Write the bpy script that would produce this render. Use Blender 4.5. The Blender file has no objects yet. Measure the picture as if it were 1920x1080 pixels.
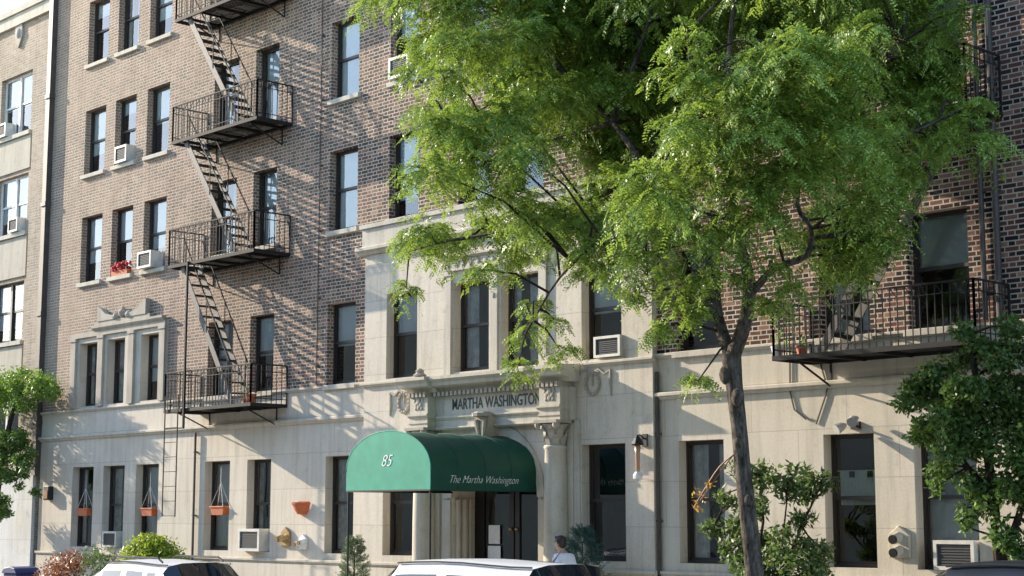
import bpy, bmesh, math, random
import numpy as np
from mathutils import Vector, Matrix, Quaternion
random.seed(7); RNG = np.random.default_rng(7)
sc = bpy.context.scene
COL = sc.collection
R = math.radians

# ------------------------------------------------------------------ camera, sky, sun, exposure
cam = bpy.data.cameras.new('camera'); camo = bpy.data.objects.new('camera', cam); COL.objects.link(camo)
YAW, PITCH = R(46.797), R(7.921)
fw = Vector((-math.sin(YAW)*math.cos(PITCH), math.cos(YAW)*math.cos(PITCH), math.sin(PITCH)))
rt = Vector((math.cos(YAW), math.sin(YAW), 0)); upv = rt.cross(fw)
camo.matrix_world = Matrix(((rt.x, upv.x, -fw.x, 0), (rt.y, upv.y, -fw.y, -21.5), (rt.z, upv.z, -fw.z, 2.1), (0, 0, 0, 1)))
cam.sensor_width = 36; cam.lens = 3071/1920*36; cam.clip_end = 2000; cam.clip_start = .1
sc.camera = camo
SUN_TRAVEL = Vector((4.6, 1.0, -1.8)).normalized()
world = bpy.data.worlds.new('World'); sc.world = world; world.use_nodes = True
nt = world.node_tree
sky = nt.nodes.new('ShaderNodeTexSky'); sky.sky_type = 'NISHITA'; sky.sun_disc = False
sky.sun_elevation = math.asin(-SUN_TRAVEL.z); sky.sun_rotation = math.atan2(-SUN_TRAVEL.x, -SUN_TRAVEL.y)
sky.air_density = 1.0; sky.dust_density = .5; sky.ozone_density = 1.8
bg = nt.nodes['Background']; nt.links.new(sky.outputs[0], bg.inputs[0]); bg.inputs[1].default_value = .15
sl = bpy.data.lights.new('sun', 'SUN'); sl.energy = 3.3; sl.angle = R(.53); sl.color = (1, .87, .70)
so = bpy.data.objects.new('sun', sl); COL.objects.link(so); so.location = (-60, -20, 40)
so.rotation_euler = SUN_TRAVEL.to_track_quat('-Z', 'Y').to_euler()
sc.view_settings.view_transform = 'Standard'; sc.view_settings.look = 'None'
sc.view_settings.gamma = 1; sc.view_settings.exposure = 1.72
sc.cycles.max_bounces = 6; sc.cycles.transparent_max_bounces = 12

# ------------------------------------------------------------------ materials
def newmat(name):
    m = bpy.data.materials.new(name); m.use_nodes = True
    t = m.node_tree; b = t.nodes['Principled BSDF']
    return m, t, b
class N:                                   # tiny node-maths helper
    def __init__(s, t): s.t = t
    def _in(s, n, i, v):
        if hasattr(v, 'is_linked') or isinstance(v, bpy.types.NodeSocket): s.t.links.new(v, n.inputs[i])
        else: n.inputs[i].default_value = v
    def m(s, op, a, b=0.0, c=None):
        n = s.t.nodes.new('ShaderNodeMath'); n.operation = op
        s._in(n, 0, a); s._in(n, 1, b)
        if c is not None: s._in(n, 2, c)
        return n.outputs[0]
    def pos(s):
        return s.t.nodes.new('ShaderNodeNewGeometry').outputs['Position']
    def sep(s, v):
        n = s.t.nodes.new('ShaderNodeSeparateXYZ'); s._in(n, 0, v); return n.outputs
    def comb(s, x, y, z):
        n = s.t.nodes.new('ShaderNodeCombineXYZ'); s._in(n, 0, x); s._in(n, 1, y); s._in(n, 2, z); return n.outputs[0]
    def noise(s, v, scale, detail=3, rough=.55):
        n = s.t.nodes.new('ShaderNodeTexNoise'); s._in(n, 'Vector', v)
        n.inputs['Scale'].default_value = scale; n.inputs['Detail'].default_value = detail; n.inputs['Roughness'].default_value = rough
        return n.outputs[0]
    def white(s, v):
        n = s.t.nodes.new('ShaderNodeTexWhiteNoise'); s._in(n, 'Vector', v); return n.outputs[0]
    def ramp(s, f, stops, const=False):
        n = s.t.nodes.new('ShaderNodeValToRGB'); s._in(n, 0, f); e = n.color_ramp.elements
        if const: n.color_ramp.interpolation = 'CONSTANT'
        while len(e) < len(stops): e.new(.5)
        for i, (p, c) in enumerate(stops): e[i].position = p; e[i].color = (*c, 1)
        return n.outputs[0]
    def mix(s, f, a, b, mode='MIX'):
        n = s.t.nodes.new('ShaderNodeMix'); n.data_type = 'RGBA'; n.blend_type = mode
        s._in(n, 0, f)
        for i, v in ((6, a), (7, b)):
            if isinstance(v, tuple): n.inputs[i].default_value = (*v, 1) if len(v) == 3 else v
            else: s.t.links.new(v, n.inputs[i])
        return n.outputs[2]
    def bump(s, h, strength, dist, b):
        n = s.t.nodes.new('ShaderNodeBump'); n.inputs['Strength'].default_value = strength; n.inputs['Distance'].default_value = dist
        s.t.links.new(h, n.inputs['Height']); s.t.links.new(n.outputs[0], b.inputs['Normal'])

def plain(name, col, rough=.7, metal=0, noise=0, nscale=6, spec=.5, bump=0):
    m, t, b = newmat(name); n = N(t)
    b.inputs['Roughness'].default_value = rough; b.inputs['Metallic'].default_value = metal
    b.inputs['Specular IOR Level'].default_value = spec
    if noise:
        f = n.noise(n.pos(), nscale, 4, .6)
        lo = tuple(c*(1-noise) for c in col); hi = tuple(min(1, c*(1+noise)) for c in col)
        t.links.new(n.ramp(f, [(.3, lo), (.7, hi)]), b.inputs['Base Color'])
        if bump: n.bump(f, bump, .01, b)
    else: b.inputs['Base Color'].default_value = (*col, 1)
    return m

def brick_mat(name, stops, mortar, bw=.235, bh=.078, mo=.016, relief=.9, pale=.5):
    m, t, b = newmat(name); n = N(t)
    o = n.sep(n.pos())
    u = n.m('ADD', o[0], o[1]); v = o[2]
    wob = n.m('MULTIPLY', n.m('SUBTRACT', n.noise(n.pos(), 3.0, 2), .5), .012)
    v2 = n.m('ADD', v, wob)
    rowf = n.m('DIVIDE', v2, bh); row = n.m('FLOOR', rowf); fv = n.m('FRACT', rowf)
    odd = n.m('MODULO', n.m('ABSOLUTE', row), 2.0)
    uf = n.m('ADD', n.m('DIVIDE', u, bw*1.5), n.m('MULTIPLY', odd, .5))     # flemish: stretcher + header per cell
    cell = n.m('FLOOR', uf); fu = n.m('FRACT', uf)
    ishead = n.m('GREATER_THAN', fu, .667)
    idn = n.white(n.comb(n.m('ADD', n.m('MULTIPLY', cell, 2.0), ishead), row, 0.0))
    mu = mo/(bw*1.5); mv = mo/bh
    e1 = n.m('MINIMUM', n.m('MINIMUM', fu, n.m('SUBTRACT', 1.0, fu)), n.m('ABSOLUTE', n.m('SUBTRACT', fu, .667)))
    mm = n.m('MAXIMUM', n.m('LESS_THAN', e1, mu*.5), n.m('LESS_THAN', n.m('MINIMUM', fv, n.m('SUBTRACT', 1.0, fv)), mv*.5))
    # headers burn darker
    idc = n.m('SUBTRACT', idn, n.m('MULTIPLY', ishead, .22))
    col = n.ramp(idc, stops)
    col = n.mix(n.m('MULTIPLY', n.m('SMOOTH_MIN', n.m('MAXIMUM', n.m('MULTIPLY', n.m('ADD', o[0], 22.0), -.05), 0.0), 1.0, .1), pale), col, (.44, .33, .235))  # brick pales toward the left end: lens veil mixed into its colour
    grain = n.noise(n.pos(), 40, 2)
    col = n.mix(.35, col, n.ramp(grain, [(.3, (.35, .35, .35)), (.7, (1.2, 1.2, 1.2))]), 'MULTIPLY')
    big = n.noise(n.pos(), .5, 4, .6)
    col = n.mix(.5, col, n.ramp(big, [(.32, (.55, .52, .52)), (.5, (.95, .95, .95)), (.7, (1.25, 1.2, 1.15))]), 'MULTIPLY')
    sk = n.noise(n.comb(n.m('MULTIPLY', u, 2.2), 0.0, n.m('MULTIPLY', v, .22)), 1.0, 5, .7)
    col = n.mix(.6, col, n.ramp(sk, [(.34, (.55, .52, .50)), (.5, (1, 1, 1))]), 'MULTIPLY')
    mcol = n.mix(.7, mortar, n.ramp(n.noise(n.pos(), 1.3, 4), [(.3, (.6, .58, .55)), (.7, (1.1, 1.1, 1.1))]), 'MULTIPLY')
    t.links.new(n.mix(mm, col, mcol), b.inputs['Base Color'])
    b.inputs['Roughness'].default_value = .88; b.inputs['Specular IOR Level'].default_value = .2
    h = n.m('ADD', n.m('MULTIPLY', n.m('SUBTRACT', 1.0, mm), .7), n.m('ADD', n.m('MULTIPLY', idn, .35), n.m('MULTIPLY', grain, .3)))
    n.bump(h, relief, .012, b)
    return m

def stone_mat(name, a, b_, joint_w=1.9, joint_h=.78, jd=.34, x0=.0, z0=.35):
    m, t, b = newmat(name); n = N(t)
    o = n.sep(n.pos())
    u = n.m('ADD', n.m('ADD', o[0], o[1]), x0)
    big = n.noise(n.pos(), .9, 5, .62)
    col = n.ramp(big, [(.28, a), (.72, b_)])
    # weather streaks: noise stretched along z
    st = n.noise(n.comb(n.m('MULTIPLY', u, 5.0), 0.0, n.m('MULTIPLY', o[2], .45)), 1.0, 5, .65)
    col = n.mix(.45, col, n.ramp(st, [(.36, (.66, .65, .63)), (.52, (1, 1, 1)), (.75, (1.1, 1.09, 1.06))]), 'MULTIPLY')
    fine = n.noise(n.pos(), 30, 3)
    col = n.mix(.3, col, n.ramp(fine, [(.3, (.7, .7, .7)), (.7, (1.15, 1.15, 1.15))]), 'MULTIPLY')
    blot = n.noise(n.pos(), 3.2, 6, .7)
    col = n.mix(.4, col, n.ramp(blot, [(.30, (.55, .53, .50)), (.43, (1, 1, 1))]), 'MULTIPLY')
    if joint_w:
        rowf = n.m('DIVIDE', n.m('SUBTRACT', o[2], z0), joint_h); row = n.m('FLOOR', rowf); fv = n.m('FRACT', rowf)
        uf = n.m('ADD', n.m('DIVIDE', u, joint_w), n.m('MULTIPLY', n.m('MODULO', n.m('ABSOLUTE', row), 2.0), .5))
        fu = n.m('FRACT', uf)
        blk = n.white(n.comb(n.m('FLOOR', uf), row, 3.0))
        col = n.mix(.55, col, n.ramp(blk, [(0, (.93, .92, .91)), (1, (1.04, 1.03, 1.02))]), 'MULTIPLY')
        jm = n.m('MAXIMUM', n.m('LESS_THAN', n.m('MINIMUM', fu, n.m('SUBTRACT', 1.0, fu)), .008/joint_w), n.m('LESS_THAN', n.m('MINIMUM', fv, n.m('SUBTRACT', 1.0, fv)), .007/joint_h))
        col = n.mix(n.m('MULTIPLY', jm, jd), col, (.13, .12, .10))
        n.bump(n.m('ADD', n.m('MULTIPLY', n.m('SUBTRACT', 1.0, jm), .5), n.m('MULTIPLY', fine, .5)), .35, .006, b)
    else: n.bump(fine, .3, .006, b)
    t.links.new(col, b.inputs['Base Color'])
    b.inputs['Roughness'].default_value = .85; b.inputs['Specular IOR Level'].default_value = .25
    return m

def glass_mat(name, tint=(.90, .93, .93), rough=.015, ior=1.9):
    m = bpy.data.materials.new(name); m.use_nodes = True; t = m.node_tree; t.nodes.clear(); n = N(t)
    out = t.nodes.new('ShaderNodeOutputMaterial'); mx = t.nodes.new('ShaderNodeMixShader')
    tr = t.nodes.new('ShaderNodeBsdfTransparent'); tr.inputs[0].default_value = (*tint, 1)
    gl = t.nodes.new('ShaderNodeBsdfGlossy'); gl.inputs['Roughness'].default_value = rough; gl.inputs[0].default_value = (.92, .95, 1, 1)
    fr = t.nodes.new('ShaderNodeFresnel'); fr.inputs[0].default_value = ior
    bp = t.nodes.new('ShaderNodeBump'); bp.inputs['Strength'].default_value = .12; bp.inputs['Distance'].default_value = .02
    t.links.new(n.noise(n.pos(), 1.6, 1), bp.inputs['Height']); t.links.new(bp.outputs[0], gl.inputs['Normal'])
    t.links.new(fr.outputs[0], mx.inputs[0]); t.links.new(tr.outputs[0], mx.inputs[1]); t.links.new(gl.outputs[0], mx.inputs[2])
    t.links.new(mx.outputs[0], out.inputs[0])
    return m

def leaf_mat(name, stops, trans=(.25, .42, .05), tw=.42, rough=.45):
    m, t, b = newmat(name); n = N(t)
    g = t.nodes.new('ShaderNodeNewGeometry')
    f = n.m('ADD', n.m('MULTIPLY', g.outputs['Random Per Island'], .55), n.m('MULTIPLY', n.noise(g.outputs['Position'], 1.1, 3), .5))
    col = n.ramp(f, stops); t.links.new(col, b.inputs['Base Color'])
    b.inputs['Roughness'].default_value = rough; b.inputs['Specular IOR Level'].default_value = .3
    tb = t.nodes.new('ShaderNodeBsdfTranslucent'); tc = n.mix(.6, col, trans); t.links.new(tc, tb.inputs[0])
    mx = t.nodes.new('ShaderNodeMixShader'); mx.inputs[0].default_value = tw
    out = t.nodes['Material Output']
    t.links.new(b.outputs[0], mx.inputs[1]); t.links.new(tb.outputs[0], mx.inputs[2]); t.links.new(mx.outputs[0], out.inputs[0])
    return m

def bark_mat(name, a, b_):
    m, t, b = newmat(name); n = N(t); o = n.sep(n.pos())
    v = n.comb(n.m('MULTIPLY', o[0], 9.0), n.m('MULTIPLY', o[1], 9.0), n.m('MULTIPLY', o[2], 3.0))
    f = n.noise(v, 1.6, 6, .7)
    t.links.new(n.ramp(f, [(.35, a), (.65, b_)]), b.inputs['Base Color']); b.inputs['Roughness'].default_value = .95
    b.inputs['Specular IOR Level'].default_value = .1
    n.bump(f, 1.0, .09, b); return m

M = {}
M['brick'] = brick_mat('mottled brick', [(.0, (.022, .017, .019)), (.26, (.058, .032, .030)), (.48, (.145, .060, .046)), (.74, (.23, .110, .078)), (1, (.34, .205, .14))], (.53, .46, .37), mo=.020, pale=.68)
M['tan_brick'] = brick_mat('tan brick', [(0, (.22, .18, .13)), (.5, (.36, .30, .22)), (1, (.46, .40, .31))], (.46, .42, .36), relief=.5)
M['stone'] = stone_mat('limestone', (.55, .495, .405), (.62, .565, .47))
M['trim'] = stone_mat('limestone trim', (.47, .43, .35), (.57, .525, .44), joint_w=0)
M['carved'] = stone_mat('weathered carved stone', (.33, .29, .235), (.47, .425, .35), joint_w=0)
M['white_base'] = stone_mat('pale painted base', (.55, .56, .56), (.68, .68, .66), joint_w=2.4, joint_h=1.1, jd=.3)
M['stucco'] = stone_mat('grey buff stucco', (.40, .36, .28), (.48, .44, .36), joint_w=0)
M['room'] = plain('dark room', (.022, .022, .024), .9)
M['glass'] = glass_mat('window glass')
M['frame'] = plain('dark brown window paint', (.030, .024, .020), .5)
M['white_frame'] = plain('white window paint', (.62, .62, .60), .5)
M['blind'] = plain('pale blind', (.78, .79, .75), .9, noise=.06, nscale=4)
M['curtain'] = plain('grey curtain', (.68, .67, .62), .95, noise=.3, nscale=7)
M['valance'] = plain('white cafe curtain', (.86, .85, .78), .95, noise=.08, nscale=14)
M['iron'] = plain('painted iron', (.008, .007, .0065), .8, 0, noise=.4, nscale=18)
M['iron_worn'] = plain('worn iron', (.11, .10, .088), .7, 0, noise=.35, nscale=14)
M['pipe'] = plain('brown pipe and joint shade', (.065, .052, .046), .6, noise=.3, nscale=5)  # also colours the strips that stand for the shaded joint and bay edge
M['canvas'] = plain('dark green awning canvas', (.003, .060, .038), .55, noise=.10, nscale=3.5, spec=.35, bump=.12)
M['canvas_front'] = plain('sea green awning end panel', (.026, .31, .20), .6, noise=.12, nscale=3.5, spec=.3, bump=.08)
M['lettering'] = plain('white lettering', (.80, .80, .76), .6)
M['carved_letter'] = plain('dark weathered lettering', (.075, .072, .06), .9, noise=.35, nscale=20)
M['black'] = plain('black paint', (.012, .012, .013), .45)
M['ac'] = plain('window unit plastic', (.58, .56, .50), .5, noise=.18, nscale=5)
M['grille'] = plain('grey grille', (.05, .053, .055), .7)
M['terracotta'] = plain('terracotta', (.52, .14, .055), .8, noise=.15, nscale=16)
M['orange'] = plain('orange planter', (.50, .14, .05), .6, noise=.1, nscale=14)
M['cord'] = plain('pale cord', (.62, .60, .55), .8)
M['red_flower'] = plain('red flowers', (.50, .025, .03), .7)
M['brass'] = plain('aged brass', (.38, .27, .13), .4, .6, noise=.3, nscale=20)
M['white_paint'] = plain('white enamel', (.75, .75, .72), .4)
M['lamp_glass'] = plain('amber lamp glass', (.42, .25, .15), .25)
M['paper'] = plain('paper notice', (.72, .72, .70), .9, noise=.15, nscale=30)
M['door'] = plain('dark door', (.02, .018, .018), .35)
M['asphalt'] = plain('asphalt', (.05, .05, .052), .9, noise=.2, nscale=8, bump=.3)
M['concrete'] = plain('concrete', (.34, .33, .31), .9, noise=.12, nscale=2.5, bump=.2)
M['kerb'] = plain('granite kerb', (.28, .28, .28), .85, noise=.2, nscale=10)
M['car_white'] = plain('white car paint', (.60, .61, .62), .3, spec=.5, noise=.05, nscale=3)
M['car_dark'] = plain('dark blue grey car paint', (.018, .022, .032), .35, spec=.25)
M['car_glass'] = plain('tinted car glass', (.012, .015, .018), .03, spec=.9)
M['tyre'] = plain('tyre rubber', (.018, .018, .018), .9)
M['rim'] = plain('alloy rim', (.45, .45, .46), .3, .9)
M['lamp_red'] = plain('red tail lamp', (.35, .012, .01), .25)
M['lamp_clear'] = plain('clear head lamp', (.7, .72, .74), .1)
M['bark'] = bark_mat('locust bark', (.024, .020, .017), (.19, .16, .13))
M['dark_bark'] = bark_mat('dark bark', (.02, .016, .012), (.09, .07, .05))
M['locust'] = leaf_mat('locust leaf', [(.10, (.028, .066, .011)), (.36, (.090, .165, .024)), (.62, (.20, .315, .055)), (.86, (.37, .47, .125)), (.97, (.46, .43, .10))], (.40, .54, .07), .32)
M['holly'] = leaf_mat('dark glossy leaf', [(.1, (.026, .060, .016)), (.5, (.075, .145, .032)), (.9, (.17, .25, .06))], (.18, .32, .05), .28, .5)
M['fresh'] = leaf_mat('fresh green leaf', [(.1, (.04, .10, .015)), (.5, (.10, .21, .03)), (.9, (.22, .33, .06))], (.3, .48, .06), .4)
M['yellow_green'] = leaf_mat('yellow green leaf', [(.1, (.08, .14, .012)), (.5, (.20, .29, .025)), (.9, (.36, .44, .05))], (.4, .5, .05), .35)
M['rust'] = leaf_mat('rust leaf', [(.1, (.06, .02, .012)), (.5, (.20, .075, .035)), (.9, (.42, .20, .11))], (.4, .15, .06), .3)
M['blue_needle'] = leaf_mat('blue green needle', [(.1, (.02, .05, .045)), (.5, (.05, .11, .095)), (.9, (.11, .19, .16))], (.08, .2, .14), .2)
M['grey_needle'] = leaf_mat('grey green needle', [(.1, (.06, .09, .05)), (.5, (.13, .18, .10)), (.9, (.24, .29, .18))], (.2, .3, .12), .25)
M['rhodo'] = leaf_mat('laurel leaf', [(.1, (.028, .060, .018)), (.5, (.085, .140, .040)), (.9, (.20, .26, .10))], (.2, .32, .06), .28, .5)
M['orange_leaf'] = leaf_mat('orange yellow leaf', [(.1, (.30, .10, .02)), (.5, (.45, .25, .04)), (.9, (.5, .4, .07))], (.5, .3, .05), .4)
M['skin'] = plain('skin', (.50, .30, .21), .55)
M['hair'] = plain('dark brown hair', (.022, .012, .010), .5)
M['shirt'] = plain('white shirt cloth', (.74, .76, .84), .9, noise=.08, nscale=9, bump=.4)
M['trousers'] = plain('dark trouser cloth', (.03, .035, .05), .9)
M['shoe'] = plain('black shoe leather', (.015, .013, .012), .5)
M['bin'] = plain('blue bin plastic', (.02, .035, .12), .5)

# ------------------------------------------------------------------ object helpers
LOC = {}
def tag(o, label=None, cat=None, group=None, kind=None):
    if label: o['label'] = label
    if cat: o['category'] = cat
    if group: o['group'] = group
    if kind: o['kind'] = kind
    return o
def thing(name, label, cat, loc=(0, 0, 0), group=None):
    o = bpy.data.objects.new(name, None); COL.objects.link(o); o.location = loc; o.empty_display_size = .2
    LOC[o.name] = Vector(loc); return tag(o, label, cat, group)
def link_mesh(name, me, mat, parent=None, loc=None):
    o = bpy.data.objects.new(name, me); COL.objects.link(o)
    if mat: me.materials.append(mat)
    if parent: o.parent = parent; LOC[o.name] = LOC[parent.name]
    else:
        o.location = loc or (0, 0, 0); LOC[o.name] = Vector(loc or (0, 0, 0))
    return o
class MB:
    def __init__(s): s.v = []; s.f = []
    def add(s, vs, fs):
        k = len(s.v); s.v += [tuple(p) for p in vs]; s.f += [tuple(i+k for i in f) for f in fs]; return s
    def box(s, x0, x1, y0, y1, z0, z1):
        if x0 > x1: x0, x1 = x1, x0
        return s.add([(x0, y0, z0), (x1, y0, z0), (x1, y1, z0), (x0, y1, z0), (x0, y0, z1), (x1, y0, z1), (x1, y1, z1), (x0, y1, z1)],
                     [(0, 3, 2, 1), (4, 5, 6, 7), (0, 1, 5, 4), (1, 2, 6, 5), (2, 3, 7, 6), (3, 0, 4, 7)])
    def quad(s, a, b, c, d): return s.add([a, b, c, d], [(0, 1, 2, 3)])
    def tube(s, pts, rads, n=6, cap=True):
        pts = [Vector(p) for p in pts]
        if not isinstance(rads, (list, tuple)): rads = [rads]*len(pts)
        vs = []; ref = None
        for i, p in enumerate(pts):
            d = (pts[min(i+1, len(pts)-1)] - pts[max(i-1, 0)]).normalized()
            if ref is None: ref = Vector((0, 0, 1)) if abs(d.z) < .9 else Vector((1, 0, 0))
            a = d.cross(ref).normalized(); b = a.cross(d).normalized(); ref = b
            for k in range(n):
                t = 2*math.pi*(k+.5)/n; vs.append(p + (a*math.cos(t)+b*math.sin(t))*rads[i])
        fs = []
        for i in range(len(pts)-1):
            for k in range(n): fs.append((i*n+k, i*n+(k+1) % n, (i+1)*n+(k+1) % n, (i+1)*n+k))
        if cap: fs += [tuple(range(n))[::-1], tuple(range((len(pts)-1)*n, len(pts)*n))]
        return s.add(vs, fs)
    def bar(s, p, q, w, n=4): return s.tube([p, q], w*.7071 if n == 4 else w, n)
    def beam(s, p, q, w, h):                       # rectangular section, w horizontal, h in the vertical plane
        p, q = Vector(p), Vector(q); d = (q-p).normalized(); a = d.cross(Vector((0, 0, 1)))
        a = a.normalized() if a.length > 1e-4 else Vector((1, 0, 0)); b = a.cross(d).normalized()
        vs = [c + a*(sx*w/2) + b*(sz*h/2) for c in (p, q) for sx, sz in ((-1, -1), (1, -1), (1, 1), (-1, 1))]
        return s.add(vs, [(3, 2, 1, 0), (4, 5, 6, 7), (0, 1, 5, 4), (1, 2, 6, 5), (2, 3, 7, 6), (3, 0, 4, 7)])
    def lathe(s, c, prof, n=20, a0=0, a1=2*math.pi):
        full = abs(a1-a0-2*math.pi) < 1e-6; m = n if full else n+1; vs = []
        for r, z in prof:
            for k in range(m):
                t = a0+(a1-a0)*k/n; vs.append((c[0]+r*math.cos(t), c[1]+r*math.sin(t), c[2]+z))
        fs = []
        for i in range(len(prof)-1):
            for k in range(n): fs.append((i*m+k, i*m+(k+1) % m, (i+1)*m+(k+1) % m, (i+1)*m+k))
        if full: fs += [tuple(range(m))[::-1], tuple(range((len(prof)-1)*m, len(prof)*m))]
        return s.add(vs, fs)
    def prism(s, poly, y0, y1):                    # poly in (x, z), extruded along y
        n = len(poly); vs = [(x, y0, z) for x, z in poly]+[(x, y1, z) for x, z in poly]
        return s.add(vs, [tuple(range(n)), tuple(range(n, 2*n))[::-1]]+[(i, n+i, n+(i+1) % n, (i+1) % n) for i in range(n)])
    def prism_x(s, poly, x0, x1):                  # poly in (y, z), extruded along x: mouldings
        n = len(poly); vs = [(x0, y, z) for y, z in poly]+[(x1, y, z) for y, z in poly]
        return s.add(vs, [tuple(range(n))[::-1], tuple(range(n, 2*n))]+[(i, (i+1) % n, n+(i+1) % n, n+i) for i in range(n)])
    def ball(s, c, r, n=8, m=6, sq=(1, 1, 1)):
        vs = []; fs = []
        for i in range(m+1):
            a = math.pi*i/m
            for k in range(n):
                t = 2*math.pi*k/n; vs.append((c[0]+r*sq[0]*math.sin(a)*math.cos(t), c[1]+r*sq[1]*math.sin(a)*math.sin(t), c[2]+r*sq[2]*math.cos(a)))
        for i in range(m):
            for k in range(n): fs.append((i*n+k, (i+1)*n+k, (i+1)*n+(k+1) % n, i*n+(k+1) % n))
        return s.add(vs, fs)
    def build(s, name, mat, parent=None, smooth=False, bevel=0, loc=None, fix=True):
        off = LOC[parent.name] if parent else Vector(loc or (0, 0, 0))
        me = bpy.data.meshes.new(name)
        me.from_pydata([(p[0]-off.x, p[1]-off.y, p[2]-off.z) for p in s.v], [], s.f)
        if fix or bevel:
            bm = bmesh.new(); bm.from_mesh(me)
            bmesh.ops.delete(bm, geom=[v for v in bm.verts if not v.link_faces], context='VERTS')
            if smooth: bmesh.ops.remove_doubles(bm, verts=bm.verts, dist=1e-5)
            bmesh.ops.recalc_face_normals(bm, faces=bm.faces)
            if bevel:
                bmesh.ops.bevel(bm, geom=[e for e in bm.edges if len(e.link_faces) == 2 and e.calc_face_angle(0) > .6], offset=bevel, segments=1, affect='EDGES', clamp_overlap=True)
            bm.to_mesh(me); bm.free()
        if smooth:
            for p in me.polygons: p.use_smooth = True
        return link_mesh(name, me, mat, parent, loc)
def copy_tree(o, loc, scale=None, label=None, group=None):
    def rec(src, par):
        c = src.copy(); COL.objects.link(c); c.parent = par
        for ch in src.children: rec(ch, c)
        return c
    kids = list(o.children)
    r = o.copy(); COL.objects.link(r); r.location = loc
    if scale: r.scale = scale
    if label: r['label'] = label
    if group: r['group'] = group
    for ch in kids: rec(ch, r)
    return r
def baked(name, o_tmp, mat, parent):               # freeze modifiers / curves into a plain mesh
    dg = bpy.context.evaluated_depsgraph_get(); dg.update()
    me = bpy.data.meshes.new_from_object(o_tmp.evaluated_get(dg)); bpy.data.objects.remove(o_tmp)
    me.name = name; me.materials.clear()
    off = LOC[parent.name]; me.transform(Matrix.Translation(-off))
    return link_mesh(name, me, mat, parent)
def text_mesh(name, body, size, mw, mat, parent, extrude=.006, shear=0, width=None, bold=0):
    cu = bpy.data.curves.new(name, 'FONT'); cu.body = body; cu.size = size; cu.extrude = extrude; cu.shear = shear
    cu.align_x = 'CENTER'; cu.align_y = 'CENTER'; cu.offset = bold
    o = bpy.data.objects.new(name, cu); COL.objects.link(o)
    dg = bpy.context.evaluated_depsgraph_get(); dg.update()
    me = bpy.data.meshes.new_from_object(o.evaluated_get(dg)); bpy.data.objects.remove(o)
    me.name = name; me.materials.clear()
    if width:
        xs = [v.co.x for v in me.vertices]; k = width/(max(xs)-min(xs)); me.transform(Matrix.Diagonal((k, 1, 1, 1)))
    me.transform(mw); me.transform(Matrix.Translation(-LOC[parent.name]))
    return link_mesh(name, me, mat, parent)

# ------------------------------------------------------------------ ground
g = MB(); g.box(-300, 260, -4.85, 14, -.6, 0); tag(g.build('sidewalk', M['concrete']), kind='structure')
g = MB(); g.box(-300, 260, -5.0, -4.852, -.6, .01); tag(g.build('kerb', M['kerb']), kind='structure')
g = MB(); g.box(-300, 260, -15.5, -5.002, -.7, -.15); tag(g.build('road', M['asphalt']), kind='structure')
g = MB(); g.box(-300, 260, -15.652, -15.502, -.6, .01); tag(g.build('kerb', M['kerb']), kind='structure')
g = MB(); g.box(-300, 260, -80, -15.654, -.6, 0); tag(g.build('sidewalk', M['concrete']), kind='structure')
g = MB(); g.box(-900, 900, -900, 900, -1.2, -.75); tag(g.build('ground', M['concrete']), kind='structure')

# ------------------------------------------------------------------ apartment building
CX = -23.25
mir = lambda x: 2*CX-x
BY = -.12                                           # front of the stone entrance bay
BL, BR = -27.33, 2*CX+27.33
TOP = 19.6
bld = thing('apartment_building', 'five storey brick apartment building with pale stone base and arched stone entrance', 'building', (CX, 0, 0))
def wall(mb, X0, X1, Z0, Z1, Y, holes, depth, skip=()):
    xs = sorted({X0, X1, *[c for h in list(holes)+list(skip) for c in h[:2] if X0 < c < X1]})
    zs = sorted({Z0, Z1, *[c for h in list(holes)+list(skip) for c in h[2:4] if Z0 < c < Z1]})
    for a, b in zip(xs, xs[1:]):
        for c, d in zip(zs, zs[1:]):
            mx, mz = (a+b)/2, (c+d)/2
            if any(h[0] < mx < h[1] and h[2] < mz < h[3] for h in list(holes)+list(skip)): continue
            mb.quad((a, Y, c), (b, Y, c), (b, Y, d), (a, Y, d))
    for h in holes:
        a, b, c, d = h[:4]; e = Y+depth
        mb.quad((a, Y, c), (a, e, c), (a, e, d), (a, Y, d)); mb.quad((b, Y, c), (b, Y, d), (b, e, d), (b, e, c))
        mb.quad((a, Y, d), (b, Y, d), (b, e, d), (a, e, d)); mb.quad((a, Y, c), (a, e, c), (b, e, c), (b, Y, c))
COLS = [(-39.97, -38.86), (-38.35, -37.28), (-36.72, -35.64), (-33.56, -32.5), (-31.79, -30.84), (-28.8, -27.8)]
COLS += [(mir(b), mir(a)) for a, b in COLS]
BAYC = [(-26.7, -25.74), (-24.48, -23.5), (mir(-23.5), mir(-24.48)), (mir(-25.74), mir(-26.7))]
ROWS = {4: (4.92, 6.71), 3: (8.31, 10.12), 2: (11.29, 13.09), 1: (14.38, 16.18), 0: (17.42, 19.2)}
GZ = (1.30, 3.38)
XL, XR = -41.8, mir(-41.8)
bholes = []
for r in (4, 3, 2, 1, 0):
    for i, (a, b) in enumerate(COLS):
        if a < -8: bholes.append((a, b, *ROWS[r], r))
    if r < 4:
        for a, b in BAYC: bholes.append((a, b, *ROWS[r], r))
tri = (-40.28, -35.38, 4.92, 6.95)                   # carved stone surround of the triple window, set into the brick
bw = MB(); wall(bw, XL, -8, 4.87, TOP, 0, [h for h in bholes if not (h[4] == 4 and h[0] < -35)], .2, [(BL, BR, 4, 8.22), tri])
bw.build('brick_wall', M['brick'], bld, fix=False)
gholes = [(a, b, *GZ, 5) for a, b in COLS if a < -8]
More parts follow.
